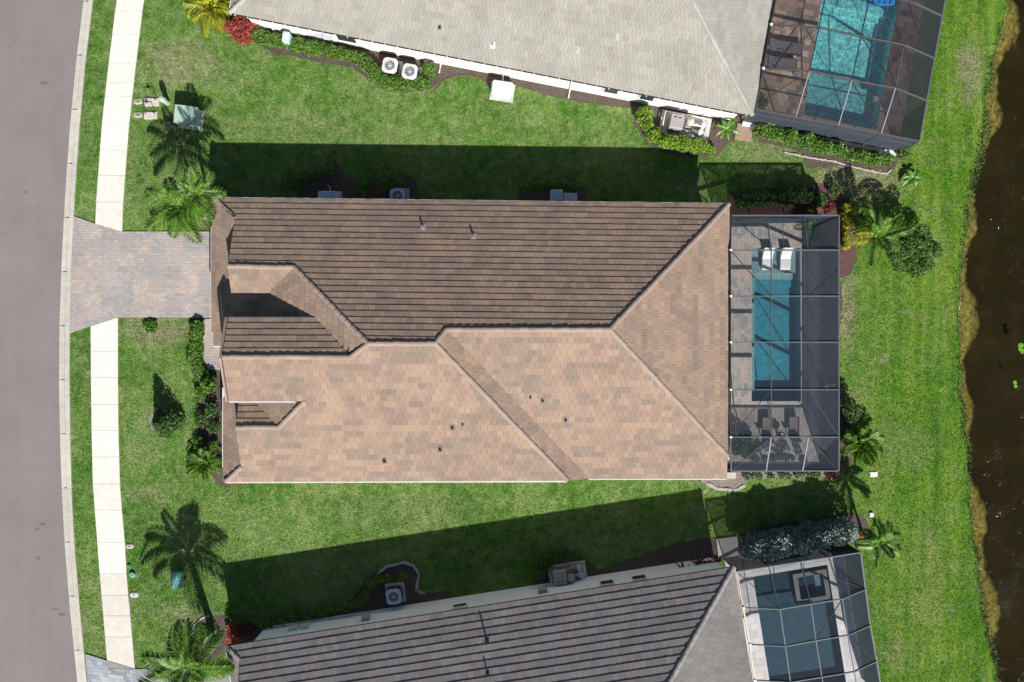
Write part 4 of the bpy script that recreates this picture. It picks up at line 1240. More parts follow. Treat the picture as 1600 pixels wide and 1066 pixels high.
# bench along the west side
mb = MB(); mb.prism([P(1174.5, 432), P(1182, 432), P(1182, 614), P(1174.5, 614)], -.84, -.42); mb.build('bench', M['plaster_shelf'], pr)
mid_out = [P(1112, 348), P(1281, 348), P(1281, 725), P(1112, 725)]
paving('pool_deck', 'beige paver deck round the middle pool', ring(mid_out, big), M['deck_beige'], .30, .20, math.pi / 2, .07, 31, singles=300, blotch=.35)
tq = [pool_top[0], pool_top[3], pool_top[2], pool_top[1]]
pr, big = pool('swimming_pool', 'bright turquoise pool inside the top right cage', tq, [(0, .28, .45, 'plaster_light'), (.28, .32, .65, 'plaster_light'), (.32, 1, .85, 'plaster_light')], 'water_turq', .14, 'deck_brown')
top_out = [P(1229, -110, 2.7), P(1486, -52, 2.7), P(1436.8, 220.7, 2.7), P(1178, 170, 2.7)]
paving('pool_deck', 'brown mottled paver deck round the turquoise pool', ring(top_out, big), M['deck_brown'], .34, .34, -.19, .07, 33, singles=300, blotch=.3)
pr, big = pool('swimming_pool', 'dark water pool with square spa inside the lower right cage', [pool_low[0], pool_low[1], pool_low[2], pool_low[3]],
     [(0, .24, .5, 'plaster_dark'), (.24, 1, .85, 'plaster_dark')], 'water_dark', .2, 'deck_stone')
# raised spa in the corner of the dark pool
def lerp4(u, v):
    a, b, c, d2 = pool_low; return (a + (b - a) * u) * (1 - v) + (d2 + (c - d2) * u) * v
mb = MB()
def spa_ring(u0, u1, v0, v1, w, z0, z1):
    o_ = [lerp4(u0, v0), lerp4(u1, v0), lerp4(u1, v1), lerp4(u0, v1)]; cc = sum(o_) / 4
    i_ = [p + (cc - p) / np.linalg.norm(cc - p) * w * 1.4 for p in o_]
    for k in range(4): mb.prism([o_[k], o_[(k + 1) % 4], i_[(k + 1) % 4], i_[k]], z0, z1)
    return i_
si = spa_ring(.53, .985, .03, .225, .24, -.84, -.02)
mb.build('spa_wall', M['spa_stone'], pr)
mb = MB(); mb.prism(si, -.84, -.75); mb.build('spa_floor', M['plaster_dark'], pr)
mb = MB(); mb.prism([si[2], si[1], si[1] * .72 + si[0] * .28, si[2] * .72 + si[3] * .28], -.8, -.4); mb.build('spa_bench', M['plaster_shelf'], pr)
low_out = [P(1151, 893.6, 2.7), P(1344.6, 863.6, 2.7), P(1386, 1110, 2.7), P(1190, 1140, 2.7)]
low_deck = ring(low_out, big)
paving('pool_deck', 'pale stone deck round the dark pool', low_deck, M['deck_stone'], .61, .41, .155, .07, 35, singles=300, blotch=.2)

# ------------------------------------------------------------------ screen cages
class Cage:
    def __init__(self, name, label, loc, fm, sm):
        self.root = thing(name, label, 'screen enclosure', loc); self.fm = fm; self.sm = sm
    def member(self, nm, p, q, w=.07, h=.14, mat=None):
        mb = MB(); mb.bar(p, q, w, h); return mb.build(nm, mat or self.fm, self.root)
    def panel(self, *pts):
        wall = any(abs(p[2] - .07) < 1e-6 for p in pts)
        mb = MB(); mb.poly(pts); return mb.build('screen_panel', M['screen_side'] if wall else self.sm, self.root)
def gnd(p, z=.07): return np.array([p[0], p[1], z])

def cage_mid():
    C = Cage('pool_cage', 'dark screened pool cage on the back of the tan house', P(1281, 533), M['frame_grey'], M['screen'])
    yb = [391, 463, 535, 609, 683]
    zr, zt, zh = 2.7, 3.5, 3.05
    Hh = [P(1141, y, zh) for y in yb]; Pp = [P(1205, y, zt) for y in yb]; Rr = [P(1263, y, zt) for y in yb]; Ee = [P(1310.5, y, zr) for y in yb]
    N4 = [P(1142, 337, zr), P(1198, 337, zr), P(1256, 337, zr), P(1311, 337, zr)]; S4 = [P(1142, 736, zr), P(1197, 736, zr), P(1254, 736, zr), P(1310.5, 736, zr)]
    for i in range(5):
        C.member('beam', Hh[i], Pp[i], .06, .16); C.member('beam', Pp[i], Rr[i], .06, .16); C.member('beam', Rr[i], Ee[i], .06, .16)
        C.member('post', Ee[i] - np.array([0, 0, .06]), gnd(Ee[i]), .06, .07)
        mb = MB(); mb.box((Hh[i][0] + .02, Hh[i][1], zh + .04), (.12, .10, .14)); mb.build('bracket', M['white_paint'], C.root)
    for i in range(4):
        C.member('purlin', Pp[i], Pp[i + 1], .05, .06, M['frame_dark'])
    for row in (N4, S4):
        for i in range(3): C.member('rail', row[i], row[i + 1], .07, .08); C.member('bottom_plate', gnd(row[i], .1), gnd(row[i + 1], .1), .06, .05)
        for i in range(4): C.member('post', row[i] - np.array([0, 0, .04]), gnd(row[i]), .06, .06)
    ec = [N4[3]] + Ee + [S4[3]]
    for i in range(6):
        C.member('rail', ec[i], ec[i + 1], .07, .08); C.member('bottom_plate', gnd(ec[i], .1), gnd(ec[i + 1], .1), .07, .05, M['frame_pale'])
        C.member('chair_rail', gnd(ec[i], 1.9), gnd(ec[i + 1], 1.9), .04, .05)
        C.panel(ec[i], ec[i + 1], gnd(ec[i + 1]), gnd(ec[i]))
    wall = [N4[0]] + Hh + [S4[0]]
    for i in range(6): C.member('house_beam', wall[i], wall[i + 1], .07, .12, M['bronze'])
    for (row, b) in ((N4, 0), (S4, 4)):
        C.member('stud', Pp[b], row[1], .05, .07); C.member('stud', Rr[b], row[2], .05, .07); C.member('hip_stud', Rr[b], row[3], .035, .05, M['bronze'])
        C.panel(row[0], row[1], Pp[b], Hh[b]); C.panel(row[1], row[2], Rr[b], Pp[b]); C.panel(row[2], row[3], Ee[b], Rr[b])
        for i in range(3): C.panel(row[i], row[i + 1], gnd(row[i + 1]), gnd(row[i]))
    for i in range(4):
        C.panel(Hh[i], Hh[i + 1], Pp[i + 1], Pp[i]); C.panel(Pp[i], Pp[i + 1], Rr[i + 1], Rr[i]); C.panel(Rr[i], Rr[i + 1], Ee[i + 1], Ee[i])
    for (p, q) in ((N4[0], Pp[0]), (Hh[0], Pp[1]), (Hh[4], Pp[3]), (S4[0], Pp[4]), (Rr[1], Ee[0] * .6 + Ee[1] * .4), (Rr[3], Ee[4])):
        C.member('brace', p, q, .035, .05, M['bronze'])
    # thin cable across the roof and the kick plate towards the house
    C.member('brace', P(1225, 391, zt), P(1223, 345, 2.8), .03, .03)
    return C
cage_mid()
def cage_top():
    C = Cage('pool_cage', 'dark screened pool cage over the turquoise pool at top right', P(1440, 100), M['frame_dark'], M['screen_dark'])
    zr, zt, zh = 2.7, 3.7, 3.05
    hh = [P(1191.7, 107.3, zh), P(1204, 39, zh), P(1217, -29, zh), P(1229, -97, zh)]
    pp = [P(1264.9, 111, zt), P(1279.5, 42.7, zt), P(1294, -25, zt), P(1308, -93, zt)]
    mm = [P(1331, 125.6, zt), P(1345.5, 57, zt), P(1360, -11, zt), P(1374, -79, zt)]
    qq = [P(1399, 137.8, zt), P(1412.4, 70.7, zt), P(1425.6, 3.6, zt), P(1439, -63, zt)]
    ee = [P(1447.8, 157.3, zr), P(1460, 91.5, zr), P(1472, 25.6, zr), P(1484, -41, zr)]
    S5 = [P(1180.7, 170.7, zr), P(1244, 179, zr), P(1310, 192.7, zr), P(1377, 206, zr), P(1436.8, 220.7, zr)]
    S5 = [S5[0] + (S5[4] - S5[0]) * t for t in (0, .245, .505, .765, 1)]
    for i in range(4):
        for (a, b) in ((hh, pp), (pp, mm), (mm, qq), (qq, ee)): C.member('beam', a[i], b[i], .06, .15)
        C.member('post', ee[i] - np.array([0, 0, .06]), gnd(ee[i]), .06, .06)
        mb = MB(); mb.box((hh[i][0] + .02, hh[i][1], zh + .04), (.12, .12, .14)); mb.build('bracket', M['white_paint'], C.root)
    for i in range(3):
        for r_ in (pp, mm): C.member('purlin', r_[i], r_[i + 1], .05, .06, M['bronze'])
        C.member('rail', ee[i], ee[i + 1], .08, .09, M['frame_grey']); C.member('house_beam', hh[i], hh[i + 1], .07, .12, M['bronze'])
        C.panel(ee[i], ee[i + 1], gnd(ee[i + 1]), gnd(ee[i]))
        for (a, b) in ((hh, pp), (pp, mm), (mm, qq), (qq, ee)): C.panel(a[i], a[i + 1], b[i + 1], b[i])
    C.member('purlin', qq[0], qq[1], .05, .06)
    C.member('rail', S5[4], ee[0], .08, .09, M['frame_grey']); C.panel(S5[4], ee[0], gnd(ee[0]), gnd(S5[4])); C.member('house_beam', S5[0], hh[0], .07, .12, M['bronze'])
    up = [hh[0], pp[0], mm[0], qq[0], ee[0]]
    for i in range(4):
        C.member('rail', S5[i], S5[i + 1], .07, .08); C.member('chair_rail', gnd(S5[i], 1.9), gnd(S5[i + 1], 1.9), .04, .05); C.member('chair_rail', gnd(S5[i], .55), gnd(S5[i + 1], .55), .04, .05)
        C.panel(S5[i], S5[i + 1], gnd(S5[i + 1]), gnd(S5[i])); C.panel(S5[i], S5[i + 1], up[i + 1], up[i])
    for i in range(5): C.member('post', S5[i] - np.array([0, 0, .04]), gnd(S5[i]), .06, .06)
    for i in (1, 2, 3): C.member('stud', S5[i], up[i], .05, .07, M['frame_pale'])
    for (p, q) in ((hh[0], pp[1]), (S5[0] + (hh[0] - S5[0]) * .1, pp[0]), (mm[0], S5[1]), (mm[0], S5[3]), (qq[1], ee[0]), (mm[1], qq[0])): C.member('brace', p, q, .035, .045, M['bronze'])
    d1 = (S5[4] - S5[0]) / np.linalg.norm(S5[4] - S5[0]); nn = np.array([d1[1], -d1[0], 0])
    mb = MB(); a, b = gnd(S5[0], .11) + nn * .10, gnd(S5[4], .11) + nn * .10
    mb.bar(a, b, .22, .24); mb.build('base_curb', M['white_paint'], C.root)
cage_top()
def cage_low():
    C = Cage('pool_cage', 'grey framed pool cage over the dark pool at bottom right', P(1345, 960), M['frame_pale'], M['screen'])
    zr, zt, zh = 2.7, 3.6, 3.05
    hh = [P(1161, 949.7, zh), P(1171, 1007, zh), P(1178.6, 1063, zh), P(1187, 1119, zh)]
    pp = [P(1218.6, 952, zt), P(1227, 1010, zt), P(1235, 1066, zt), P(1244, 1122, zt)]
    mm = [P(1267, 944, zt), P(1274.7, 1001, zt), P(1284, 1058, zt), P(1293, 1114, zt)]
    qq = [P(1316, 936, zt), P(1324.6, 992.7, zt), P(1334.6, 1049.6, zt), P(1345, 1107, zt)]
    ee = [P(1352, 921, zr), P(1359.6, 977, zr), P(1369.5, 1033, zr), P(1379, 1090, zr)]
    N5 = [P(1151, 893.6, zr), P(1344.6, 863.6, zr)]
    N5 = [N5[0] + (N5[1] - N5[0]) * t for t in (0, .26, .515, .745, 1)]
    for i in range(4):
        for (a, b) in ((hh, pp), (pp, mm), (mm, qq), (qq, ee)): C.member('beam', a[i], b[i], .042, .12)
        C.member('post', ee[i] - np.array([0, 0, .06]), gnd(ee[i]), .06, .06)
        mb = MB(); mb.box((hh[i][0] + .02, hh[i][1], zh + .04), (.12, .12, .14)); mb.build('bracket', M['white_paint'], C.root)
    for i in range(3):
        for r_ in (pp, mm, qq): C.member('purlin', r_[i], r_[i + 1], .045, .06)
        C.member('rail', ee[i], ee[i + 1], .075, .08); C.member('house_beam', hh[i], hh[i + 1], .08, .12, M['cream_wall'])
        C.panel(ee[i], ee[i + 1], gnd(ee[i + 1]), gnd(ee[i]))
        for (a, b) in ((hh, pp), (pp, mm), (mm, qq), (qq, ee)): C.panel(a[i], a[i + 1], b[i + 1], b[i])
    C.member('rail', N5[4], ee[0], .075, .08); C.panel(N5[4], ee[0], gnd(ee[0]), gnd(N5[4])); C.member('house_beam', N5[0], hh[0], .08, .12, M['cream_wall'])
    up = [hh[0], pp[0], mm[0], qq[0], ee[0]]
    for i in range(4):
        C.member('rail', N5[i], N5[i + 1], .055, .07); C.member('bottom_plate', gnd(N5[i], .1), gnd(N5[i + 1], .1), .06, .06)
        C.panel(N5[i], N5[i + 1], gnd(N5[i + 1]), gnd(N5[i])); C.panel(N5[i], N5[i + 1], up[i + 1], up[i])
    for i in range(5): C.member('post', N5[i] - np.array([0, 0, .04]), gnd(N5[i]), .06, .06, M['frame_dark'])
    for i in (1, 2, 3): C.member('stud', N5[i], up[i], .05, .07, M['frame_grey'])
    for (p, q) in ((N5[0], pp[0]), (pp[0], mm[1]), (qq[0], mm[1]), (ee[0], N5[3] * .5 + qq[0] * .5)): C.member('brace', p, q, .035, .05, M['bronze'])
cage_low()

# ------------------------------------------------------------------ plants
def leaves(name, pts, size, mat, parent=None, up=0.6, tint=None, aspect=0.5, seed=0):
    """one leaf-shaped quad per point; pts (n,3)"""
    r = np.random.default_rng(seed + len(pts))
    n = len(pts); pts = np.asarray(pts, float)
    nr = r.normal(size=(n, 3)); nr[:, 2] = np.abs(nr[:, 2]) + up
    nr /= np.linalg.norm(nr, axis=1)[:, None]
    a = r.normal(size=(n, 3)); u = np.cross(nr, a); u /= np.linalg.norm(u, axis=1)[:, None]; v = np.cross(nr, u)
    L = size * r.uniform(0.6, 1.3, n)[:, None]
    V = np.stack([pts - u * L * .5, pts + v * L * aspect * .5 + nr * L * .06, pts + u * L * .5, pts - v * L * aspect * .5 + nr * L * .06], 1)
    if tint is None: tint = r.random(n)
    return big_mesh(name, V.reshape(-1, 3), np.arange(4 * n).reshape(-1, 4), mat, np.clip(tint, 0, 1), parent)

def mound_pts(blobs, dens, seed, lump=0.35):
    """points in lumpy ellipsoid mounds; blobs: (x, y, z, rx, ry, rz)"""
    r = np.random.default_rng(seed); out = []; tint = []
    for (x, y, z, rx, ry, rz) in blobs:
        n = max(20, int(dens * rx * ry * 3.14))
        d = r.normal(size=(n, 3)); d[:, 2] = np.abs(d[:, 2]) if z < rz * 0.8 else d[:, 2]
        d /= np.linalg.norm(d, axis=1)[:, None]
        rad = r.uniform(0.35, 1.0, n) ** 0.45
        k = r.normal(size=(7, 3)); k /= np.linalg.norm(k, axis=1)[:, None]
        bump = np.max(d @ k.T, axis=1); rad *= 1 - lump + lump * bump
        p = np.stack([x + d[:, 0] * rx * rad, y + d[:, 1] * ry * rad, np.maximum(0.03, z + d[:, 2] * rz * rad)], 1)
        out.append(p); tint.append(np.clip(r.normal(0.5, 0.25, n), 0, 1))
    return np.concatenate(out), np.concatenate(tint)

def path_blobs(px, wid, h, seed, step=0.32, z=None):
    r = random.Random(seed); bl = []
    for (a, b) in zip(px, px[1:]):
        p, q = P(*a), P(*b); n = max(1, int(np.linalg.norm(q - p) / step))
        for k in range(n):
            c = p + (q - p) * (k + r.uniform(0, 1)) / n
            ww = wid / 2 * r.uniform(.8, 1.15)
            bl.append((c[0] + r.uniform(-.06, .06), c[1] + r.uniform(-.06, .06), h * 0.45, ww, ww, h * 0.6 * r.uniform(.8, 1.15)))
    return bl

def hedge(label, px, wid, h, mat, seed, dens=520, size=.105, name='hedge', cat='hedge', group=None):
    bl = path_blobs(px, wid, h, seed)
    c = P(*px[len(px) // 2])
    root = thing(name, label, cat, c, group)
    p, t = mound_pts(bl, dens * 1.5, seed)
    leaves('foliage', p, size * 1.12, M[mat], root, 1.0, t, .6, seed)
    mb = MB(); r = random.Random(seed)
    for b in bl[::2]:
        mb.tube([(b[0], b[1], 0), (b[0] + r.uniform(-.08, .08), b[1] + r.uniform(-.08, .08), h * .6)], [.02, .01], 5)
    mb.build('stems', M['stem'], root)['kind'] = 'stuff'
    return root

def shrub(label, px, py, r, h, mat, seed, dens=650, size=.11, name='shrub', cat='shrub', lumps=6, ry=None, group=None, base=False):
    c = P(px, py); q = random.Random(seed); ry = ry or r
    bl = [(c[0], c[1], h * .45, r * .75, ry * .75, h * .55)]
    for k in range(lumps):
        a = 2 * math.pi * k / lumps + q.uniform(-.4, .4); f = q.uniform(.45, .7)
        bl.append((c[0] + math.cos(a) * r * f, c[1] + math.sin(a) * ry * f, h * q.uniform(.3, .6), r * q.uniform(.3, .5), ry * q.uniform(.3, .5), h * q.uniform(.28, .42)))
    root = thing(name, label, cat, c, group)
    p, t = mound_pts(bl, dens, seed)
    leaves('foliage', p, size, M[mat], root, .6, t, .5, seed)
    mb = MB()
    for k in range(5):
        a = q.uniform(0, 6.28)
        mb.tube([(c[0], c[1], 0), (c[0] + math.cos(a) * r * .3, c[1] + math.sin(a) * ry * .3, h * .35), (c[0] + math.cos(a) * r * .55, c[1] + math.sin(a) * ry * .55, h * .65)], [.03, .02, .008], 5)
    mb.build('stems', M['stem'], root)
    return root

def frond_mesh(name, mat, L, droop, leaflet, pairs, seed, vee=0.35, width=.055):
    """feather frond along +X from the origin, arching up and then down"""
    r = np.random.default_rng(seed)
    t = np.linspace(0, 1, 12)
    xs = L * (t - 0.12 * droop * t ** 3); zs = L * (0.34 * t - droop * 0.62 * t ** 2.1)
    V = []; Fc = []; tint = []
    rad = np.linspace(.022, .006, 12)
    for k in range(11):                                   # rachis as a thin strip with a keel
        for s in (-1, 1):
            i = len(V)
            V += [(xs[k], 0, zs[k] + rad[k]), (xs[k + 1], 0, zs[k + 1] + rad[k + 1]), (xs[k + 1], s * rad[k + 1] * 1.3, zs[k + 1]), (xs[k], s * rad[k] * 1.3, zs[k])]
            Fc.append((i, i + 1, i + 2, i + 3)); tint.append(.75)
    for k in range(pairs):
        f = 0.10 + 0.9 * (k + .5) / pairs
        bx, bz = np.interp(f, t, xs), np.interp(f, t, zs)
        sx = np.interp(min(f + .02, 1), t, xs) - np.interp(f - .02, t, xs); sz = np.interp(min(f + .02, 1), t, zs) - np.interp(f - .02, t, zs)
        sl = math.atan2(sz, sx)
        ll = leaflet * (math.sin(math.pi * min(1, f * .85 + .13)) ** .6) * r.uniform(.85, 1.1)
        for s in (-1, 1):
            fw = .55 + .5 * f + r.uniform(-.12, .12)       # forward sweep
            dx, dy = math.cos(math.pi / 2 - fw * .8), math.sin(math.pi / 2 - fw * .8)
            dr = r.uniform(.25, .6)
            p0 = np.array([bx, 0, bz])
            p1 = p0 + np.array([dx * ll * .5 * math.cos(sl), s * dy * ll * .5, vee * ll * .25 + dx * ll * .5 * math.sin(sl)])
            p2 = p0 + np.array([dx * ll * math.cos(sl), s * dy * ll, -dr * ll * .45 + dx * ll * math.sin(sl)])
            wv = np.array([width * .5, 0, 0]) * (1 if ll > .25 else .7)
            i = len(V)
            V += [tuple(p0), tuple(p1 + wv), tuple(p2), tuple(p1 - wv)]
            Fc.append((i, i + 1, i + 2, i + 3)); tint.append(float(np.clip(r.normal(.42, .3), 0, 1)))
    me = bpy.data.meshes.new(name)
    me.from_pydata([tuple(map(float, v)) for v in V], [], Fc); me.materials.append(mat)
    at = me.attributes.new('tint', 'FLOAT', 'FACE'); at.data.foreach_set('value', np.array(tint, dtype=np.float32))
    return me
FR = {}
def frond_set(key, mat, L, leaflet, pairs, width=.055):
    if key not in FR:
        FR[key] = [frond_mesh('frond', M[mat], L * s, dp, leaflet * s, pairs, 100 + k, .35, width) for k, (s, dp) in enumerate(((1.0, .55), (.92, .85), (1.05, 1.05), (.75, .3)))]
    return FR[key]

def palm(label, px, py, h, key, nf, seed, trunk_r=.09, lean=(0, 0), upright=.0, group=None, extra=None, name='palm_tree', cat='palm', scale=1.0):
    q = random.Random(seed); c = P(px, py)
    root = thing(name, label, cat, c, group)
    top = Vector((c[0] + lean[0], c[1] + lean[1], h))
    mb = MB(); b = Vector((c[0], c[1], 0))
    n = max(3, int(h / .35)); pts = []; rr = []
    for k in range(n + 1):
        f = k / n
        pts.append(b + (top - b) * f + Vector((lean[0], lean[1], 0)) * (f * f - f) * .3); rr.append(trunk_r * (1.35 - .5 * f) * (1.06 if k % 2 else 1.0))
    mb.tube(pts, rr, 10); mb.build('trunk', M['trunk'], root)
    if h > 1.2:
        mb = MB(); mb.tube([top - Vector((0, 0, .55)), top - Vector((0, 0, .2)), top + Vector((0, 0, .15))], [trunk_r * 1.05, trunk_r * 1.0, trunk_r * .45], 10)
        mb.build('crown_shaft', M['green_plastic'] if False else M['palm'], root)
    for k in range(nf):
        yaw = k * 2.39996 + q.uniform(-.25, .25)
        young = k / nf                                     # outer (old) fronds hang, inner ones stand
        pit = (.15 + upright) - .55 * (1 - young) + young * .65 + q.uniform(-.1, .1)
        me = FR[extra if extra and k == 4 else key][q.choice((0, 1, 2)) if young < .75 else 3]
        m = Matrix.Translation(top) @ Matrix.Rotation(yaw, 4, 'Z') @ Matrix.Rotation(-pit, 4, 'Y') @ Matrix.Rotation(q.uniform(-.35, .35), 4, 'X') @ Matrix.Scale(scale * q.uniform(.88, 1.08), 4)
        link('frond', me, root, m)
    return root
frond_set('royal', 'palm', 2.3, .74, 46, .062); frond_set('royal_old', 'palm_yellow', 2.2, .7, 40, .062); frond_set('gold', 'palm_yellow', 1.35, .46, 28, .08); frond_set('areca', 'palm', 1.35, .46, 30, .075)

# palms
palm('palm with two tiers of glossy fronds at driveway corner of the tan house, lower crown', 318, 340, 3.3, 'royal', 17, 3, .10, (0, 0), .1, 'palms at the driveway corner', scale=.92)
palm('slimmer palm leaning towards the roof corner behind the driveway corner palm', 330, 333, 4.0, 'royal', 10, 5, .08, (.62, .35), .05, 'palms at the driveway corner', scale=.72)
palm('tall feather palm at the lower left over the grey paver driveway', 338, 1000, 4.0, 'royal', 17, 8, .18, (-.05, .0), .05, None, None, scale=1.18)
palm('feather palm with a yellowing frond beside the round dark tree near the middle cage', 1352, 376, 1.7, 'royal', 12, 15, .09, (0, 0), .1, None, 'royal_old', scale=.86)
palm('small drooping palm with thin trunk behind the lower right cage', 1347, 832, 2.4, 'areca', 12, 22, .06, (0, 0), -.05, scale=1.1)
palm('bushy green areca palm at the lower right corner of the middle cage', 1338, 692, .5, 'areca', 32, 31, .05, (0, 0), .35, name='areca_palm', scale=1.0)
palm('bushy green areca palm at the lower front corner of the tan house', 326, 722, .45, 'areca', 17, 33, .05, (0, 0), .3, name='areca_palm', scale=.85)
palm('golden areca palm at the top left next to the red shrub', 338, 20, .7, 'gold', 20, 35, .06, (0, 0), .25, name='areca_palm', scale=1.15)
palm('potted looking palm inside the middle cage at its upper right corner', 1262, 356, .6, 'areca', 12, 37, .04, (0, 0), .3, name='areca_palm', scale=.75)
palm('small golden palm just outside the upper right corner of the middle cage', 1322, 338, .4, 'gold', 9, 39, .04, (0, 0), .35, name='areca_palm', scale=.62)
palm('golden young palm between the yellow hedge and the round dark tree', 1336, 352, .35, 'gold', 7, 41, .04, (0, 0), .3, name='areca_palm', scale=.7)

def broadleaf(label, px, py, nl, L, mat, seed, h=.5, name='banana_plant', cat='plant', width=.24, rise=.55):
    q = random.Random(seed); c = P(px, py)
    root = thing(name, label, cat, c)
    mb = MB(); mb.tube([(c[0], c[1], 0), (c[0], c[1], h)], [.07, .04], 7); mb.build('stem', M['stem'], root)
    for k in range(nl):
        yaw = k * 2.39996 + q.uniform(-.4, .4); l = L * q.uniform(.7, 1.1); up = rise * q.uniform(.5, 1.3)
        mb = MB(); prev = None
        n = 7
        for i in range(n + 1):
            f = i / n
            r_ = l * f; z = h + l * (up * f - (up * .9 + .15) * f * f)
            w_ = width * l * (math.sin(math.pi * min(1, .08 + .92 * f)) ** .7) * .5 + .004
            ce = Vector((c[0] + math.cos(yaw) * r_, c[1] + math.sin(yaw) * r_, z)); s = Vector((-math.sin(yaw), math.cos(yaw), 0))
            cur = (ce + s * w_ + Vector((0, 0, w_ * .5)), ce, ce - s * w_ + Vector((0, 0, w_ * .5)))
            if prev:
                t = q.uniform(.2, .8)
                mb.poly([prev[0], cur[0], cur[1], prev[1]], t); mb.poly([prev[1], cur[1], cur[2], prev[2]], min(1, t + .1))
            prev = cur
        mb.build('leaf', M[mat], root)
    return root
broadleaf('broad leaved banana plant between pool equipment and the paver step at top', 1131, 207, 10, .85, 'banana', 3, .6)
broadleaf('low plant of large split leaves on the bright lawn near the top right cage corner', 1421, 280, 9, .75, 'banana', 7, .3, width=.42)
for k, (px, py) in enumerate(((1062, 884), (1086, 870), (1111, 872))):
    broadleaf('maroon strap leaved plant by the white wall, %s' % ('leftmost of the three', 'middle of the three', 'nearest the concrete landing')[k], px, py, 13, .55, 'leaf_maroon', 20 + k, 1.0, 'ti_plant', 'plant', .17, .35)

# hedges
hedge('bright clipped hedge along the white wall, curving round two air conditioners', [(405, 58), (430, 66), (470, 75), (520, 85), (560, 93), (575, 103), (590, 120), (605, 131), (640, 135), (665, 131), (674, 113)], .92, .85, 'leaf', 1, 640)
hedge('lime green hedge wrapped round the pool equipment of the grey tiled house', [(1007, 172), (1005, 195), (1018, 214), (1045, 227), (1075, 231), (1090, 232)], .95, 1.1, 'leaf_lime', 2, 600, .12)
hedge('small lime green bush to the right of the hedge round the pool equipment', [(1094, 232), (1108, 238), (1115, 234)], .75, .8, 'leaf_lime', 3, 600, .12, 'shrub', 'shrub')
hedge('green hedge under the screen wall of the top right cage', [(1182, 204), (1205, 210), (1235, 219), (1262, 226), (1290, 234), (1320, 243), (1350, 250), (1386, 254)], 1.0, 1.0, 'leaf', 4, 560, .12)
hedge('golden yellow clipped hedge by the upper right corner of the middle cage', [(1317.5, 341), (1317.5, 394)], .46, .7, 'leaf_yellow', 5, 1300, .085)
hedge('grassy green hedge along the front walk of the tan house', [(311, 504), (309, 530), (306, 560), (312, 580), (322, 595)], .95, .55, 'leaf', 6, 560, .11)
hedge('shaded hedge by the white wall of the grey brown house', [(413, 972), (450, 964), (500, 953), (545, 943), (568, 935), (577, 918), (587, 906), (605, 900), (630, 898)], .62, .75, 'leaf', 7, 560)
hedge('shaded rounded hedge in the shadow of the tan house, the one furthest left', [(452, 290), (475, 283), (500, 272), (518, 262)], .85, .8, 'leaf', 8, 560)
hedge('shaded arched hedge in the shadow of the tan house, the one furthest right', [(822, 302), (832, 293), (850, 290), (878, 289), (898, 293), (905, 302)], .65, .8, 'leaf', 9, 560)
hedge('grey green bushy hedge along the screen wall of the lower right cage', [(1160, 850), (1190, 845), (1220, 840), (1250, 834), (1280, 828), (1302, 823), (1312, 826)], 1.75, 2.1, 'leaf_grey', 10, 420, .15)
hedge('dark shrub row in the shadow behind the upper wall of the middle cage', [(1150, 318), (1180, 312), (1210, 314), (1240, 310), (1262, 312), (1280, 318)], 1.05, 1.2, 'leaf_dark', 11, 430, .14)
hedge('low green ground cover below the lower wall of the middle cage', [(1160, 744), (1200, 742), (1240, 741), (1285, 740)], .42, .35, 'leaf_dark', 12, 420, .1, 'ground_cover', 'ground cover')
hedge('red leaved low border at the lower left corner of the tan roof', [(356, 753), (385, 754)], .30, .35, 'leaf_red', 13, 900, .08, 'border_plants', 'plants')
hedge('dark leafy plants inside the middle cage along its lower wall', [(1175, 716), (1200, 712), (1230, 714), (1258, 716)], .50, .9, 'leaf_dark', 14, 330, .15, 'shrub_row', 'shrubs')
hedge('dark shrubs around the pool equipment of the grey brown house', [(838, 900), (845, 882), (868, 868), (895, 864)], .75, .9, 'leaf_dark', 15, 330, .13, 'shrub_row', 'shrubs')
# single shrubs and small trees
shrub('round shaded shrub in the shadow of the tan house, left of its air conditioner', 612, 282, .78, 1.1, 'leaf', 21)
shrub('small shaded shrub in the shadow of the tan house between hedge and round shrub', 572, 293, .50, .7, 'leaf', 22)
shrub('dense red leaved shrub at the left corner of the white wall', 382, 50, 1.22, 1.0, 'leaf_red', 23, 1500, .09, ry=1.05)
shrub('red leaved plant beside the tan house corner above the driveway palm', 340, 320, .32, .7, 'leaf_red', 24, 900, .1)
shrub('orange red leaved plant at the left corner of the grey brown house', 367, 988, .48, 1.1, 'leaf_red', 25, 700, .12, ry=.75)
shrub('dark maroon shrub in the shade by the grey brown house corner', 390, 980, .7, .9, 'leaf_maroon', 26, 600, .11, ry=.5)
shrub('round bed of bright green ground cover under the lower left palm', 325, 993, .85, .3, 'gcover', 27, 900, .08, 'ground_cover', 'ground cover', 8, ry=.95)
shrub('bright tuft of ornamental grass at the edge of the driveway', 238, 510, .50, .35, 'gcover', 28, 1200, .09, 'ornamental_grass', 'grass tuft')
shrub('leafy shrub at the tan house front just below the front walk', 331, 600, .55, 1.0, 'leaf', 29, 700, .13)
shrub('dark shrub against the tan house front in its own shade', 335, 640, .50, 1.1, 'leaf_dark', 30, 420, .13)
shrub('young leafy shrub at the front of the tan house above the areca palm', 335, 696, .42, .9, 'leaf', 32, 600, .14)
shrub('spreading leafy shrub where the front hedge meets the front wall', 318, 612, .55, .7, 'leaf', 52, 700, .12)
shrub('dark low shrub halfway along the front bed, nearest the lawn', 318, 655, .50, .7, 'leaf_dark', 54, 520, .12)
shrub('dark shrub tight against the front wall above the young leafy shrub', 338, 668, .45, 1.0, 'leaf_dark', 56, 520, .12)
shrub('small dark shrub at the lawn edge of the front bed beside the areca palm', 312, 690, .42, .6, 'leaf', 58, 620, .12)
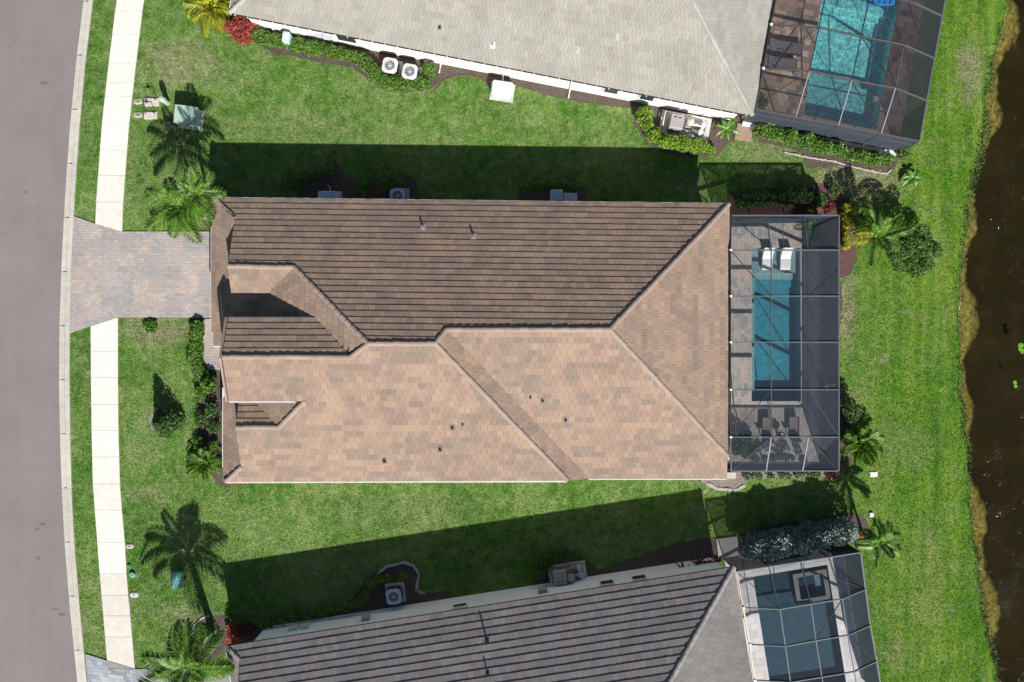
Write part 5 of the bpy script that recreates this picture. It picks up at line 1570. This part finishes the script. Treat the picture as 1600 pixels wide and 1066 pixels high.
shrub('dark upright shrub at the right side of the middle cage above the areca palm', 1322, 640, .50, 1.7, 'leaf_dark', 34, 500, .13, ry=.9)
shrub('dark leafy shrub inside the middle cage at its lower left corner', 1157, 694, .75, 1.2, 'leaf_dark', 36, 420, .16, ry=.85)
shrub('low red leaved plant below the lower right corner of the middle cage', 1296, 744, .36, .5, 'leaf_maroon', 38, 800, .09)
shrub('shrub growing at the lower right corner of the top right cage', 1404, 240, .5, .9, 'leaf_dark', 40, 500, .12)
shrub('yellow green sprawling shrub at the right of the lower right cage', 1372, 850, .75, .6, 'leaf_lime', 42, 330, .14)
shrub('reddish shrub in the shade at the upper right corner outside the middle cage', 1291, 322, .42, .7, 'leaf_maroon', 44, 500, .12)
shrub('dark plant in the brown paved corner of the top right cage', 1190, 164, .35, .8, 'leaf_dark', 46, 500, .12)
shrub('dark little shrub behind the grey wall corner at upper right of cage hedge', 1300, 300, .45, .8, 'leaf_dark', 48, 450, .12)

def tree(label, px, py, r, h, seed, mat='leaf_dark', clear=.7, n=16, dens=420, name='small_tree', shape='round', size=.13):
    q = random.Random(seed); c = P(px, py)
    root = thing(name, label, 'tree', c)
    mb = MB()
    mb.tube([(c[0], c[1], 0), (c[0] + .03, c[1], h * .3), (c[0], c[1] + .04, h * .7)], [.08, .06, .02], 8)
    bl = []
    for k in range(n):
        a = k * 2.4; f = math.sqrt((k + .5) / n)
        if shape == 'round':
            zz = clear + (h - clear) * (.35 + .5 * (1 - f * f) + q.uniform(-.2, .15)); rr = r * f * q.uniform(.7, 1.0)
            br = r * q.uniform(.15, .38)
        else:
            f = (k + .5) / n; zz = clear + (h - clear) * f * .92; rr = r * (1 - f) * .55 + .03; br = r * (.55 * (1 - f) + .16)
        x, y = c[0] + math.cos(a) * rr, c[1] + math.sin(a) * rr
        bl.append((x, y, zz, br, br, br * (.75 if shape == 'round' else 1.3)))
        mb.tube([(c[0], c[1], max(.2, zz * .5)), ((c[0] + x) / 2, (c[1] + y) / 2, zz * .78), (x, y, zz)], [.03, .018, .008], 5)
    mb.build('trunk', M['trunk'], root)
    p, t = mound_pts(bl, dens, seed, .5)
    leaves('crown', p, size, M[mat], root, .5, t, .5, seed)
    return root
tree('round dark green tree on the lawn to the right of the middle cage', 1407, 394, 1.6, 2.3, 5, 'leaf_mid', n=24, dens=480)
tree('small cone shaped evergreen tree alone on the front lawn', 266, 658, .85, 2.25, 9, clear=.15, n=16, dens=560, shape='cone')

# shoreline weeds, lily pads
p = []; t = []
r = np.random.default_rng(4)
for (x, y) in shore:
    if abs(y) < 21:
        py_ = 533 - y * F / H
        f = 1.0 if 90 < py_ < 345 else (.75 if 590 < py_ < 700 or py_ > 860 else .4)
        f *= .7 + .4 * math.sin(y * 1.7) * math.sin(y * .6)
        for k in range(int(95 * f)):
            p.append((x + r.uniform(-.14, .12 + .34 * f), y + r.uniform(-.2, .2), r.uniform(-.22, .16))); t.append(r.uniform(0, .9))
stuff(leaves('shore_weeds', np.array(p), .15, M['leaf_dark'], None, .3, np.array(t), .3, 3), 'dark weeds along the edge of the pond', 'weeds')
def lily(label, pts):
    root = thing('lily_pads', label, 'water plant', P(pts[0][0], pts[0][1], -.24))
    for (x, y, s) in pts:
        c = P(x, y, -.24); mb = MB(); n = 12; a0 = rnd.uniform(0, 6)
        ring_ = [(c[0] + s * math.cos(a0 + .25 + 5.8 * k / n), c[1] + s * math.sin(a0 + .25 + 5.8 * k / n), -.225) for k in range(n + 1)]
        mb.poly([(c[0], c[1], -.228)] + ring_, rnd.random()); mb.poly([(a, b, zc - .01) for a, b, zc in ([(c[0], c[1], -.228)] + ring_)[::-1]], .2)
        mb.build('lily_pad', M['lily'], root)
lily('cluster of green lily pads at the right edge, upper of two', [(1595, 540, .16), (1598, 549, .15), (1594, 546, .10)])
lily('pair of green lily pads at the right edge, lower of two', [(1586, 598, .12), (1587, 604, .10)])

# ------------------------------------------------------------------ air conditioners and pool equipment
def ac_unit(label, px, py, rot, mat, s=.86, h=.85, group='air conditioners beside the houses'):
    c = P(px, py, h)
    root = thing('air_conditioner', label, 'air conditioner', (c[0], c[1], 0), group)
    mb = MB(); mb.bevel_box((c[0], c[1], .05), (s + .25, s + .25, .10), .01, rot); mb.build('pad', M['concrete'], root)
    mb = MB(); mb.bevel_box((c[0], c[1], .10 + (h - .16) / 2), (s * .96, s * .96, h - .16), .01, rot, rc=.10); mb.build('cabinet', M['dark_metal'], root)
    mb = MB(); n = 24                                    # lid with a round opening
    ca, sa = math.cos(rot), math.sin(rot)
    for k in range(n):
        a0, a1 = 2 * math.pi * k / n, 2 * math.pi * (k + 1) / n
        def sq(a):
            x, y = math.cos(a), math.sin(a); f = s / 2 / max(abs(x), abs(y)); f = min(f, s / 2 * 1.2); return (x * f, y * f)
        def w_(x, y): return (c[0] + x * ca - y * sa, c[1] + x * sa + y * ca)
        o0, o1 = w_(*sq(a0)), w_(*sq(a1)); i0, i1 = w_(.34 * s * math.cos(a0), .34 * s * math.sin(a0)), w_(.34 * s * math.cos(a1), .34 * s * math.sin(a1))
        mb.faces([(*o0, h - .03), (*o1, h - .03), (*i1, h), (*i0, h), (*o0, h - .09), (*o1, h - .09), (*i1, h - .12), (*i0, h - .12)], [(0, 1, 2, 3), (4, 5, 1, 0), (3, 2, 6, 7)])
    mb.build('lid', M[mat], root)
    mb = MB(); mb.lathe((c[0], c[1], h - .16), [(.35 * s, 0), (.35 * s, .02)], 20); mb.build('fan_well', M['dark_metal'], root)
    mb = MB()
    for k in range(4):
        a = k * math.pi / 2 + px * .1
        p0 = Vector((c[0] + .06 * math.cos(a), c[1] + .06 * math.sin(a), h - .10)); p1 = Vector((c[0] + .30 * s * math.cos(a - .25), c[1] + .30 * s * math.sin(a - .25), h - .08)); p2 = Vector((c[0] + .32 * s * math.cos(a + .5), c[1] + .32 * s * math.sin(a + .5), h - .11))
        mb.poly([p0, p1, p2])
        mb.build('fan_blade', M[mat], root) if k == 3 else None
    mb = MB(); mb.lathe((c[0], c[1], h - .12), [(.12 * s, 0), (.12 * s, .07), (.05, .085)], 14); mb.build('fan_hub', M[mat], root)
    mb = MB()
    for rr in (.13, .2, .27, .335):
        pts = [(c[0] + rr * s * math.cos(2 * math.pi * k / 20), c[1] + rr * s * math.sin(2 * math.pi * k / 20), h) for k in range(21)]
        mb.tube(pts, .007, 4)
    for k in range(8):
        a = 2 * math.pi * k / 8; mb.bar((c[0], c[1], h + .005), (c[0] + .34 * s * math.cos(a), c[1] + .34 * s * math.sin(a), h + .005), .012, .01)
    mb.build('guard', M['ac_grey'], root)
    return root
ac_unit('pale grey air conditioner in the hedge by the white wall, left of a pair', 609, 102, -.19, 'ac_grey')
ac_unit('pale grey air conditioner in the hedge by the white wall, right of a pair', 640, 111.5, -.19, 'ac_grey')
ac_unit('blue grey air conditioner in the shade of the grey brown house', 615, 933, .12, 'ac_blue')
ac_unit('air conditioner half hidden under the upper eave of the tan house', 621, 306, 0, 'ac_blue')
def generator(label, px, py, rot, sx, sy, h, mat):
    c = P(px, py, h); root = thing('standby_generator', label, 'generator', (c[0], c[1], 0))
    mb = MB(); mb.bevel_box((c[0], c[1], .05), (sx + .2, sy + .2, .1), .01, rot); mb.build('pad', M['concrete'], root)
    mb = MB(); mb.bevel_box((c[0], c[1], .1 + (h - .22) / 2), (sx * .95, sy * .95, h - .22), .01, rot, rc=.06); mb.build('cabinet', M['ac_grey'], root)
    mb = MB(); mb.bevel_box((c[0], c[1], h - .08), (sx, sy, .14), .05, rot, rc=.12); mb.build('lid', M[mat], root)
    q = (c[0] + math.cos(rot) * 0, c[1] + sy * .62)
    mb = MB(); mb.tube([(c[0], c[1] + sy * .4, .35), (c[0] + .05, c[1] + sy * .85, .35), (c[0] + .05, c[1] + sy * .9, .9)], .03, 7); mb.build('conduit', M['ac_grey'], root)
generator('white standby generator on the lawn edge by the white wall', 784.5, 138, -.15, 1.18, .86, .75, 'white_paint')
generator('white box unit half hidden under the upper eave of the tan house', 512, 308, 0, 1.15, .7, .75, 'ac_blue')
c = P(446, 57, 1.1); root = thing('utility_cabinet', 'small pale rounded cabinet standing in the bright hedge by the white wall', 'cabinet', (c[0], c[1], 0))
mb = MB(); mb.bevel_box((c[0], c[1], .55), (.42, .60, 1.1), .05, -.15, rc=.1); mb.build('cabinet_body', M['ac_blue'], root)
mb = MB(); mb.bevel_box((c[0], c[1] + .02, 1.12), (.28, .32, .05), .02, -.15, rc=.05); mb.build('cabinet_lid', M['white_paint'], root)

def pool_equipment(ax, ay, rot, sx, sy, names, mirror=1):
    """pad, heater, filter, two pumps and pipes, each a thing; ax, ay pad centre (pixels)"""
    o = P(ax, ay); ca, sa = math.cos(rot), math.sin(rot)
    def L(x, y, z=0): y *= mirror; return (o[0] + x * ca - y * sa, o[1] + x * sa + y * ca, z)
    mb = MB(); mb.bevel_box((o[0], o[1], .06), (sx, sy, .12), .01, rot); tag(mb.build('equipment_pad', M['concrete']), names['pad'], 'concrete pad')
    p = L(-sx * .22, -.12); root = thing('pool_heater', names['heater'], 'pool heater', p)
    mb = MB(); mb.bevel_box((p[0], p[1], .6), (.78, .80, .9), .04, rot, rc=.05); mb.build('heater_case', M['heater_grey'], root)
    for s in (-.13, .13):
        q = L(-sx * .22 + s, -.12 + .22); mb = MB(); mb.box((q[0], q[1], 1.052), (.17, .07, .012), rot); mb.build('vent_slot', M['dark_metal'], root)
    for k, (x, y) in enumerate(((sx * .30, -.30), (sx * .33, .12))):
        p = L(x, y); root = thing('pool_pump', names['pump%d' % k], 'pool pump', p)
        mb = MB(); mb.lathe((p[0], p[1], .12), [(.14, 0), (.16, .05), (.16, .32), (.12, .40), (.05, .42)], 14); mb.build('strainer_pot', M['ac_grey'], root)
        e = L(x - .48, y); mb = MB(); mb.tube([(p[0], p[1], .28), (e[0], e[1], .28)], .11, 12); mb.build('motor', M['heater_grey'], root)
    p = L(.12, .05); root = thing('pool_filter', names['filter'], 'pool filter', p)
    mb = MB(); mb.lathe((p[0], p[1], .12), [(.22, 0), (.24, .1), (.24, .75), (.18, .92), (.06, .98), (.06, 1.04)], 18); mb.build('filter_tank', M['tan_plastic'] if mirror < 0 else M['stone_pale'], root)
    mb = MB(); mb.lathe((p[0], p[1], .66), [(.26, 0), (.26, .06)], 18); mb.build('clamp_ring', M['dark_metal'], root)
    mb = MB()
    runs = [[L(-sx * .46, -.35, .1), L(-sx * .46, -.35, .55), L(-sx * .46, .45, .55), L(-.1, .45, .55), L(.05, .2, .5)], [L(sx * .30, -.3, .45), L(sx * .30, -.02, .6), L(.35, -.02, .6), L(.25, .05, .6)],
            [L(sx * .33, .12, .5), L(sx * .40, .45, .5), L(sx * .1, .5, .5), L(sx * .1, .5, .1)], [L(-.25, -.3, .4), L(.3, -.42, .4), L(.3, -.42, .1)], [L(-sx * .3, .5, .3), L(-.2, .5, .3), L(.1, .42, .75)],
            [L(sx * .44, -.4, .35), L(sx * .44, .4, .35)]]
    for r_ in runs: mb.tube(r_, .04, 7)
    tag(mb.build('pipework', M['pvc']), names['pipes'], 'pipes')
pool_equipment(1070, 197, -.19, 2.9, 1.35, {'pad': 'concrete pad under the pool equipment behind the lime hedge', 'heater': 'square grey pool heater behind the lime hedge at top', 'pump0': 'pool pump behind the lime hedge, lower of two', 'pump1': 'pool pump behind the lime hedge, nearer the white wall',
    'filter': 'pale pool filter tank next to the heater behind the lime hedge', 'pipes': 'white pipes among the pool equipment behind the lime hedge'})
pool_equipment(887, 896, .16, 2.2, 1.2, {'pad': 'concrete pad under the shaded pool equipment by the grey brown house', 'heater': 'square pool heater in the shade of the grey brown house', 'pump0': 'shaded pool pump near the dark shrubs by the grey brown house', 'pump1': 'shaded pool pump nearest the wall of the grey brown house',
    'filter': 'tan pool filter tank in the shade of the grey brown house', 'pipes': 'white pipes among the shaded pool equipment'}, -1)
o_ = P(878, 309)
root = thing('equipment_box', 'bluish equipment cabinet half hidden under the upper eave of the tan house', 'cabinet', o_)
mb = MB(); mb.bevel_box((o_[0] - .35, o_[1], .45), (.7, .6, .9), .03, rc=.05); mb.build('case', M['ac_blue'], root)
mb = MB(); mb.bevel_box((o_[0] + .45, o_[1] - .05, .3), (.8, .45, .6), .03, rc=.05); mb.build('case', M['ac_grey'], root)

# ------------------------------------------------------------------ landings, utility boxes and small things
def slab_thing(name, label, cat, quad, top, mat, rim=None):
    root = thing(name, label, cat, sum(quad) / 4)
    mb = MB(); mb.prism(quad, 0, top); mb.build('slab', M[mat], root)
    if rim:
        big_ = grow(quad, rim[0])
        for k in range(4):
            mb = MB(); mb.prism([quad[k], quad[(k + 1) % 4], big_[(k + 1) % 4], big_[k]], 0, rim[1]); mb.build('rim', M[rim[2]], root)
root = thing('concrete_landing', 'pale concrete landing outside the screen door of the lower right cage', 'landing', P(1137, 856))
mb = MB(); mb.prism([P(1119, 842), P(1151, 838), P(1155, 868), P(1122, 873)], 0, .10); mb.build('slab', M['concrete'], root)
mb = MB()
A_, B_, C_, D_ = P(1124, 845), P(1149, 842), P(1152, 865), P(1127, 869)
for (a, b) in ((A_, B_), (B_, C_), (C_, D_), (D_, A_)): mb.bar(a + np.array([0, 0, 2.2]), b + np.array([0, 0, 2.2]), .08, .10) if False else None
slab_thing('paver_step', 'brown paver step outside the door of the top right cage', 'step', [P(1152, 193), P(1176, 197), P(1173, 222), P(1147, 218)], .09, 'deck_brown')
slab_thing('corner_slab', 'cream slab at the lower right corner of the tan house', 'slab', [P(1135, 738), P(1149, 738), P(1149, 747.5), P(1135, 747.5)], .10, 'stone_pale')

def hand_hole(label, px, py, sx, sy, mat, lidm, rnd_=.12, h=.05):
    c = P(px, py); root = thing('utility_box', label, 'utility box', c)
    mb = MB(); mb.bevel_box((c[0], c[1], h / 2), (sx, sy, h), .01, 0, rc=rnd_); mb.build('collar', M[mat], root)
    mb = MB(); mb.bevel_box((c[0], c[1], h + .01), (sx * .78, sy * .70, .03), .008, 0, rc=rnd_ * .8); lid = mb.build('lid', M[lidm], root)
    mb = MB(); mb.bevel_box((c[0], c[1], h + .028), (sx * .18, sy * .2, .012), .003, 0); mb.build('handle', M['dark_metal'], lid)
hand_hole('oval tan utility box beside the sidewalk near the green transformer, upper of two', 216, 159, .50, .32, 'stone_pale', 'tan_plastic', .15)
hand_hole('oval tan utility box beside the sidewalk near the green transformer, lower of two', 216, 180, .50, .32, 'stone_pale', 'tan_plastic', .15)
hand_hole('oval pale utility box beside the lower sidewalk, upper of two', 203, 853.5, .46, .27, 'concrete', 'stone_pale', .13)
hand_hole('pale box with two dark marks beside the lower sidewalk, lower of two', 210, 929.5, .50, .30, 'concrete', 'ac_grey', .12)
def cover(label, px, py, r, h, mat):
    c = P(px, py); root = thing('valve_box', label, 'valve box', c)
    mb = MB(); mb.lathe((c[0], c[1], 0), [(r, 0), (r, h * .7), (r * .85, h), (r * .3, h * 1.02)], 16); mb.build('cap', M[mat], root)
    mb = MB(); mb.box((c[0], c[1], h * 1.05), (r * .5, r * .2, .02)); mb.build('lift_lug', M['dark_metal'], root)
cover('small dull green valve box beside the lower sidewalk, the smaller of two', 202, 884.5, .12, .10, 'green_plastic'); cover('round bright green valve box beside the lower sidewalk, the larger of two', 208, 898, .17, .14, 'teal_enamel')
def meter_vault(label, px, py, sx, sy, pipe):
    c = P(px, py); root = thing('meter_vault', label, 'meter vault', c)
    mb = MB(); mb.bevel_box((c[0], c[1], .04), (sx, sy, .08), .015, .02, rc=.03); mb.build('slab', M['stone_pale'], root)
    if pipe:
        mb = MB(); y = c[1] + sy * .25
        mb.tube([(c[0] - .26, y, .05), (c[0] - .26, y, .62), (c[0] + .26, y, .62), (c[0] + .26, y, .05)], .025, 7); mb.build('pipe', M['dark_metal'], root)
        mb = MB(); mb.lathe((c[0], y, .58), [(.03, 0), (.08, .03), (.08, .10), (.03, .13)], 10); mb.build('valve', M['dark_metal'], root)
meter_vault('tan meter slab with a raised pipe loop next to the sidewalk', 238, 160, .84, .45, True)
meter_vault('mottled meter slab partly under a palm shadow next to the sidewalk', 236, 181, .76, .42, True)
def transformer(label, px, py, sx, sy, h, rot, mat, pad=True):
    c = P(px, py, h); root = thing('transformer_box', label, 'transformer', (c[0], c[1], 0))
    mb = MB(); mb.bevel_box((c[0] + .05, c[1] - .05, .06), (sx + .12, sy + .12, .12), .01, rot); mb.build('pad', M['concrete'], root) if pad else None
    mb = MB(); mb.bevel_box((c[0], c[1], .1 + (h - .15) / 2), (sx * .97, sy * .97, h - .15), .01, rot, rc=.03); mb.build('cabinet', M[mat], root)
    mb = MB(); ca, sa = math.cos(rot), math.sin(rot)
    def w_(x, y, z): return (c[0] + x * ca - y * sa, c[1] + x * sa + y * ca, z)
    a, b = sx / 2, sy / 2
    mb.faces([w_(-a, -b, h - .09), w_(a, -b, h - .09), w_(a, b, h - .02), w_(-a, b, h - .02), w_(-a, -b, h - .14), w_(a, -b, h - .14), w_(a, b, h - .14), w_(-a, b, h - .14), w_(0, -b, h - .06), w_(0, b, h + .01)],
             [(0, 8, 9, 3), (8, 1, 2, 9), (4, 5, 1, 8, 0), (5, 6, 2, 1), (6, 7, 3, 9, 2), (7, 4, 0, 3)]); mb.build('lid', M[mat], root)
    mb = MB(); mb.box(w_(0, -b * .98, h * .5), (.05, .05, .18), rot); mb.build('handle', M['dark_metal'], root)
transformer('large pale green transformer cabinet under palm shadows near the sidewalk', 289, 179, 1.28, 1.02, .85, -.12, 'utility_green')
transformer('small teal green utility cabinet beside the palm shadow at lower left', 274.5, 908, .60, .95, .55, -.02, 'teal_enamel', False)
c = P(262, 161); root = thing('bollard', 'pale green round topped pedestal between the meter slabs and the transformer', 'pedestal', c)
mb = MB(); mb.lathe((c[0], c[1], 0), [(.15, 0), (.15, .75), (.17, .76), (.17, .88), (.12, .96), (.04, .98)], 14); mb.build('post', M['utility_green'], root)
mb = MB(); mb.lathe((c[0], c[1], .60), [(.18, 0), (.18, .06)], 14); mb.build('collar', M['utility_green'], root)
c = P(266, 199); root = thing('junction_box', 'small brown box in the palm shadow below the transformer', 'box', c)
mb = MB(); mb.bevel_box((c[0], c[1], .15), (.30, .42, .30), .02, -.1); mb.build('case', M['heater_grey'], root)
mb = MB(); mb.bevel_box((c[0], c[1], .31), (.34, .46, .04), .01, -.1); mb.build('lid', M['sling'], root)
def ground_cover_plate(label, px, py, sx, sy, h=.05):
    c = P(px, py); root = thing('drain_cover', label, 'cover', c)
    mb = MB(); mb.bevel_box((c[0], c[1], h / 2), (sx, sy, h), .01, .03, rc=.03); mb.build('frame', M['white_paint'], root)
    mb = MB(); mb.bevel_box((c[0], c[1], h + .008), (sx * .8, sy * .8, .02), .005, .03, rc=.02); mb.build('lid', M['pvc'], root)
ground_cover_plate('white square cover on the bright lawn right of the middle cage', 1365, 741, .42, .30)
ground_cover_plate('small white cover on the bright lawn above the red ornament', 1361, 804, .22, .26, .10)
# garden ornaments
c = P(1343, 836); root = thing('garden_ornament', 'small red and white garden ornament in the mulch by the thin palm', 'ornament', c)
mb = MB(); mb.lathe((c[0], c[1], 0), [(.14, 0), (.17, .12), (.10, .26), (.12, .33), (.05, .42)], 12); mb.build('body', M['red_paint'], root)
mb = MB(); mb.bevel_box((c[0] - .10, c[1] + .08, .22), (.14, .10, .10), .03, .6, rc=.03); mb.build('wing', M['white_paint'], root)
mb = MB(); mb.tube([(c[0] + .05, c[1] - .05, .36), (c[0] + .12, c[1] - .12, .46), (c[0] + .20, c[1] - .14, .42)], [.03, .025, .01], 7); mb.build('neck', M['red_paint'], root)
c = P(1285, 602); root = thing('garden_statue', 'small white statue outside the right wall of the middle cage', 'statue', c)
mb = MB(); mb.lathe((c[0], c[1], 0), [(.13, 0), (.13, .08), (.08, .10), (.12, .3), (.13, .42), (.06, .52), (.09, .60), (.08, .70), (.02, .74)], 12); mb.build('figure', M['white_paint'], root)
mb = MB(); mb.tube([(c[0] + .1, c[1], .40), (c[0] + .2, c[1] - .12, .30)], .04, 7); mb.build('arm', M['white_paint'], root)
c = P(1299, 601); root = thing('garden_statue', 'small round white ornament right of the white statue', 'statue', c)
mb = MB(); mb.lathe((c[0], c[1], 0), [(.06, 0), (.06, .12), (.11, .2), (.12, .28), (.06, .36)], 12); mb.build('figure', M['pvc'], root)
mb = MB(); mb.lathe((c[0], c[1], 0), [(.11, 0), (.11, .05)], 12); mb.build('base', M['stone_pale'], root)
c = P(320, 337); root = thing('garden_stone', 'pale round stone by the driveway corner of the tan house', 'stone', c)
mb = MB(); mb.lathe((c[0], c[1], 0), [(.22, 0), (.26, .08), (.20, .2), (.08, .26)], 11); mb.build('boulder', M['stone_pale'], root)
c = P(315, 326); root = thing('flowering_plant', 'orange flowering plant by the driveway corner of the tan house', 'flower', c)
r = np.random.default_rng(8)
q = np.stack([c[0] + r.normal(0, .10, 60), c[1] + r.normal(0, .12, 60), r.uniform(.35, .75, 60)], 1)
leaves('petals', q, .11, M['orange'], root, .4, None, .4, 5)
q = np.stack([c[0] + r.normal(0, .16, 120), c[1] + r.normal(0, .16, 120), r.uniform(.05, .45, 120)], 1); leaves('foliage', q, .14, M['leaf'], root, .4, None, .35, 6)
mb = MB(); mb.tube([P(1321, 367, .15), P(1345, 357, .95)], .035, 7); tag(mb.build('wooden_stake', M['wood_pole']), 'pale leaning wooden stake between the yellow hedge and the palm', 'stake')

# ------------------------------------------------------------------ furniture in the cages
def lounger(label, px, py, rot, mat, fm, L=1.75, W=.62, back=.62, ang=.95, zb=.07, arms=False, group=None):
    """foot end towards local +X, back rest at local -X"""
    c = P(px, py); ca, sa = math.cos(rot), math.sin(rot)
    root = thing('sun_lounger', label, 'lounger', (c[0], c[1], zb), group)
    def w_(x, y, z): return Vector((c[0] + x * ca - y * sa, c[1] + x * sa + y * ca, zb + z))
    xb = -L / 2 + back * .75; sh = .34
    for s in (-1, 1):
        mb = MB(); mb.bar(w_(xb, s * W / 2, sh), w_(L / 2, s * W / 2, sh), .04, .05); mb.build('side_rail', M[fm], root)
        mb = MB(); mb.bar(w_(xb, s * W / 2, sh), w_(xb - back * math.cos(ang), s * W / 2, sh + back * math.sin(ang)), .04, .04); mb.build('back_rail', M[fm], root)
        for x in (xb + .05, L / 2 - .08):
            mb = MB(); mb.bar(w_(x, s * W / 2, 0), w_(x, s * W / 2, sh), .04, .04); mb.build('leg', M[fm], root)
        if arms:
            mb = MB(); mb.tube([w_(xb + .05, s * (W / 2 + .04), sh), w_(xb + .08, s * (W / 2 + .05), sh + .24), w_(xb + .45, s * (W / 2 + .05), sh + .22), w_(xb + .5, s * (W / 2 + .04), sh)], .018, 6); mb.build('arm_rest', M[fm], root)
    mb = MB(); n = 6
    for i in range(n):
        f0, f1 = i / n, (i + 1) / n; x0, x1 = xb + (L / 2 - xb) * f0, xb + (L / 2 - xb) * f1
        sg = lambda f: sh + .012 - .035 * math.sin(math.pi * f)
        mb.poly([w_(x0, -W / 2, sg(f0)), w_(x1, -W / 2, sg(f1)), w_(x1, W / 2, sg(f1)), w_(x0, W / 2, sg(f0))])
    mb.build('seat', M[mat], root)
    mb = MB(); mb.bar(w_(xb, 0, sh), w_(xb - back * math.cos(ang), 0, sh + back * math.sin(ang)), W - .03, .025); mb.build('backrest', M[mat], root)
    mb = MB(); mb.bar(w_(L / 2, -W / 2, sh), w_(L / 2, W / 2, sh), .04, .04); mb.build('foot_rail', M[fm], root)
    return root
G1 = 'brown chaises in the middle cage'
lounger('brown sling chaise at the lower end of the middle pool, left of two', 1195, 672, math.pi / 2, 'sling', 'bronze', 1.55, .56, .62, 1.0, group=G1)
lounger('brown sling chaise at the lower end of the middle pool, right of two', 1236.5, 671, math.pi / 2, 'sling', 'bronze', 1.55, .56, .62, 1.0, group=G1)
G2 = 'grey loungers by the turquoise pool'
lounger('grey lounger with dark arms by the turquoise pool, upper of two', 1224, 78, -.13, 'sling_grey', 'bronze', 1.85, .72, .6, .45, arms=True, group=G2)
lounger('grey lounger with dark arms by the turquoise pool, lower of two', 1216, 103, -.13, 'sling_grey', 'bronze', 1.85, .72, .6, .45, arms=True, group=G2)
def ledge(label, px, py):
    c = P(px, py, .2); root = thing('ledge_lounger', label, 'pool lounger', (c[0], c[1], -.32), 'white ledge loungers in the pool')
    prof = [(.62, .52), (.42, .32), (.22, .14), (.02, .05), (-.16, .045), (-.34, .03), (-.50, .005), (-.60, -.03)]
    mb = MB(); w2 = .29
    for (a, b) in zip(prof, prof[1:]):
        mb.faces([(c[0] - w2, c[1] + a[0], a[1]), (c[0] + w2, c[1] + a[0], a[1]), (c[0] + w2, c[1] + b[0], b[1]), (c[0] - w2, c[1] + b[0], b[1]),
                  (c[0] - w2, c[1] + a[0], min(a[1] - .10, -.1)), (c[0] + w2, c[1] + a[0], min(a[1] - .10, -.1)), (c[0] + w2, c[1] + b[0], min(b[1] - .10, -.1)), (c[0] - w2, c[1] + b[0], min(b[1] - .10, -.1))],
                 [(0, 3, 2, 1), (4, 5, 6, 7), (0, 4, 7, 3), (1, 2, 6, 5), (0, 1, 5, 4), (3, 7, 6, 2)])
    mb.build('shell', M['ledge_white'], root)
    mb = MB(); mb.bevel_box((c[0], c[1] - .2, -.22), (.5, .7, .20), .02); mb.build('base', M['ledge_white'], root)
ledge('white moulded lounger on the sun shelf of the middle pool, left of two', 1200.5, 405); ledge('white moulded lounger on the sun shelf of the middle pool, right of two', 1229, 405)
c = P(1216, 679); root = thing('side_table', 'small round table between the two brown chaises', 'table', c)
mb = MB(); mb.lathe((c[0], c[1], .50), [(.22, 0), (.24, .015), (.24, .04), (.20, .05)], 18); mb.build('table_top', M['frame_dark'], root)
mb = MB(); mb.lathe((c[0], c[1], .07), [(.16, 0), (.03, .05), (.03, .43)], 12); mb.build('pedestal', M['bronze'], root)
c = P(1216, 676); mb = MB(); mb.lathe((c[0], c[1], .55), [(.05, 0), (.07, .10), (.06, .16), (.03, .17)], 12); tag(mb.build('flower_pot', M['white_paint']), 'small white pot standing on the round table between the chaises', 'pot')
c = P(1368, 153); root = thing('pool_float', 'small square brown float in the turquoise pool', 'float', (c[0], c[1], -.06))
mb = MB(); mb.bevel_box((c[0], c[1], -.02), (.36, .40, .14), .03, .1, rc=.05); mb.build('float_body', M['sling'], root)
mb = MB(); mb.bevel_box((c[0], c[1], .07), (.2, .24, .05), .02, .1, rc=.03); mb.build('float_cap', M['heater_grey'], root)
c = P(1378, 1); root = thing('pool_float', 'bright blue inflatable at the top end of the turquoise pool', 'float', (c[0], c[1], -.06))
mb = MB()
for k in range(5): mb.tube([P(1357 + 9 * k, 7 + k * .3, .0), P(1361 + 9 * k, -26, .0)], .17, 8)
mb.build('air_mattress', M['blue_vinyl'], root)
mb = MB(); mb.tube([P(1360, -27, .1), P(1402, -24, .1)], .18, 10); mb.build('head_roll', M['blue_vinyl'], root)
# table and lounge behind the dark pool
c = P(1222, 868); root = thing('patio_table', 'long oval glass topped patio table by the spa end of the dark pool', 'table', c)
mb = MB(); n = 24
pts = [(c[0] + .95 * math.cos(2 * math.pi * k / n) * math.cos(.15) - .42 * math.sin(2 * math.pi * k / n) * math.sin(.15), c[1] + .95 * math.cos(2 * math.pi * k / n) * math.sin(.15) + .42 * math.sin(2 * math.pi * k / n) * math.cos(.15)) for k in range(n)]
mb.prism(pts, .72, .75); mb.build('table_top', M['cushion_blue'], root)
for (x, y) in ((-.5, -.1), (.5, .1)): mb = MB(); mb.tube([(c[0] + x, c[1] + y, .07), (c[0] + x, c[1] + y, .72)], .06, 8); mb.build('leg', M['frame_dark'], root)
c = P(1252, 868); root = thing('patio_chair', 'blue grey cushioned patio chair right of the oval table', 'chair', c)
mb = MB(); mb.bevel_box((c[0], c[1], .40), (.60, .58, .16), .04, .15, rc=.06); mb.build('seat', M['cushion_blue'], root)
mb = MB(); mb.bevel_box((c[0] + .05, c[1] + .28, .62), (.60, .12, .50), .03, .15, rc=.04); mb.build('backrest', M['cushion_blue'], root)
for (x, y) in ((-.24, -.22), (.24, -.18), (-.24, .22), (.24, .26)): mb = MB(); mb.tube([(c[0] + x, c[1] + y, .07), (c[0] + x, c[1] + y, .34)], .02, 6); mb.build('leg', M['frame_dark'], root)
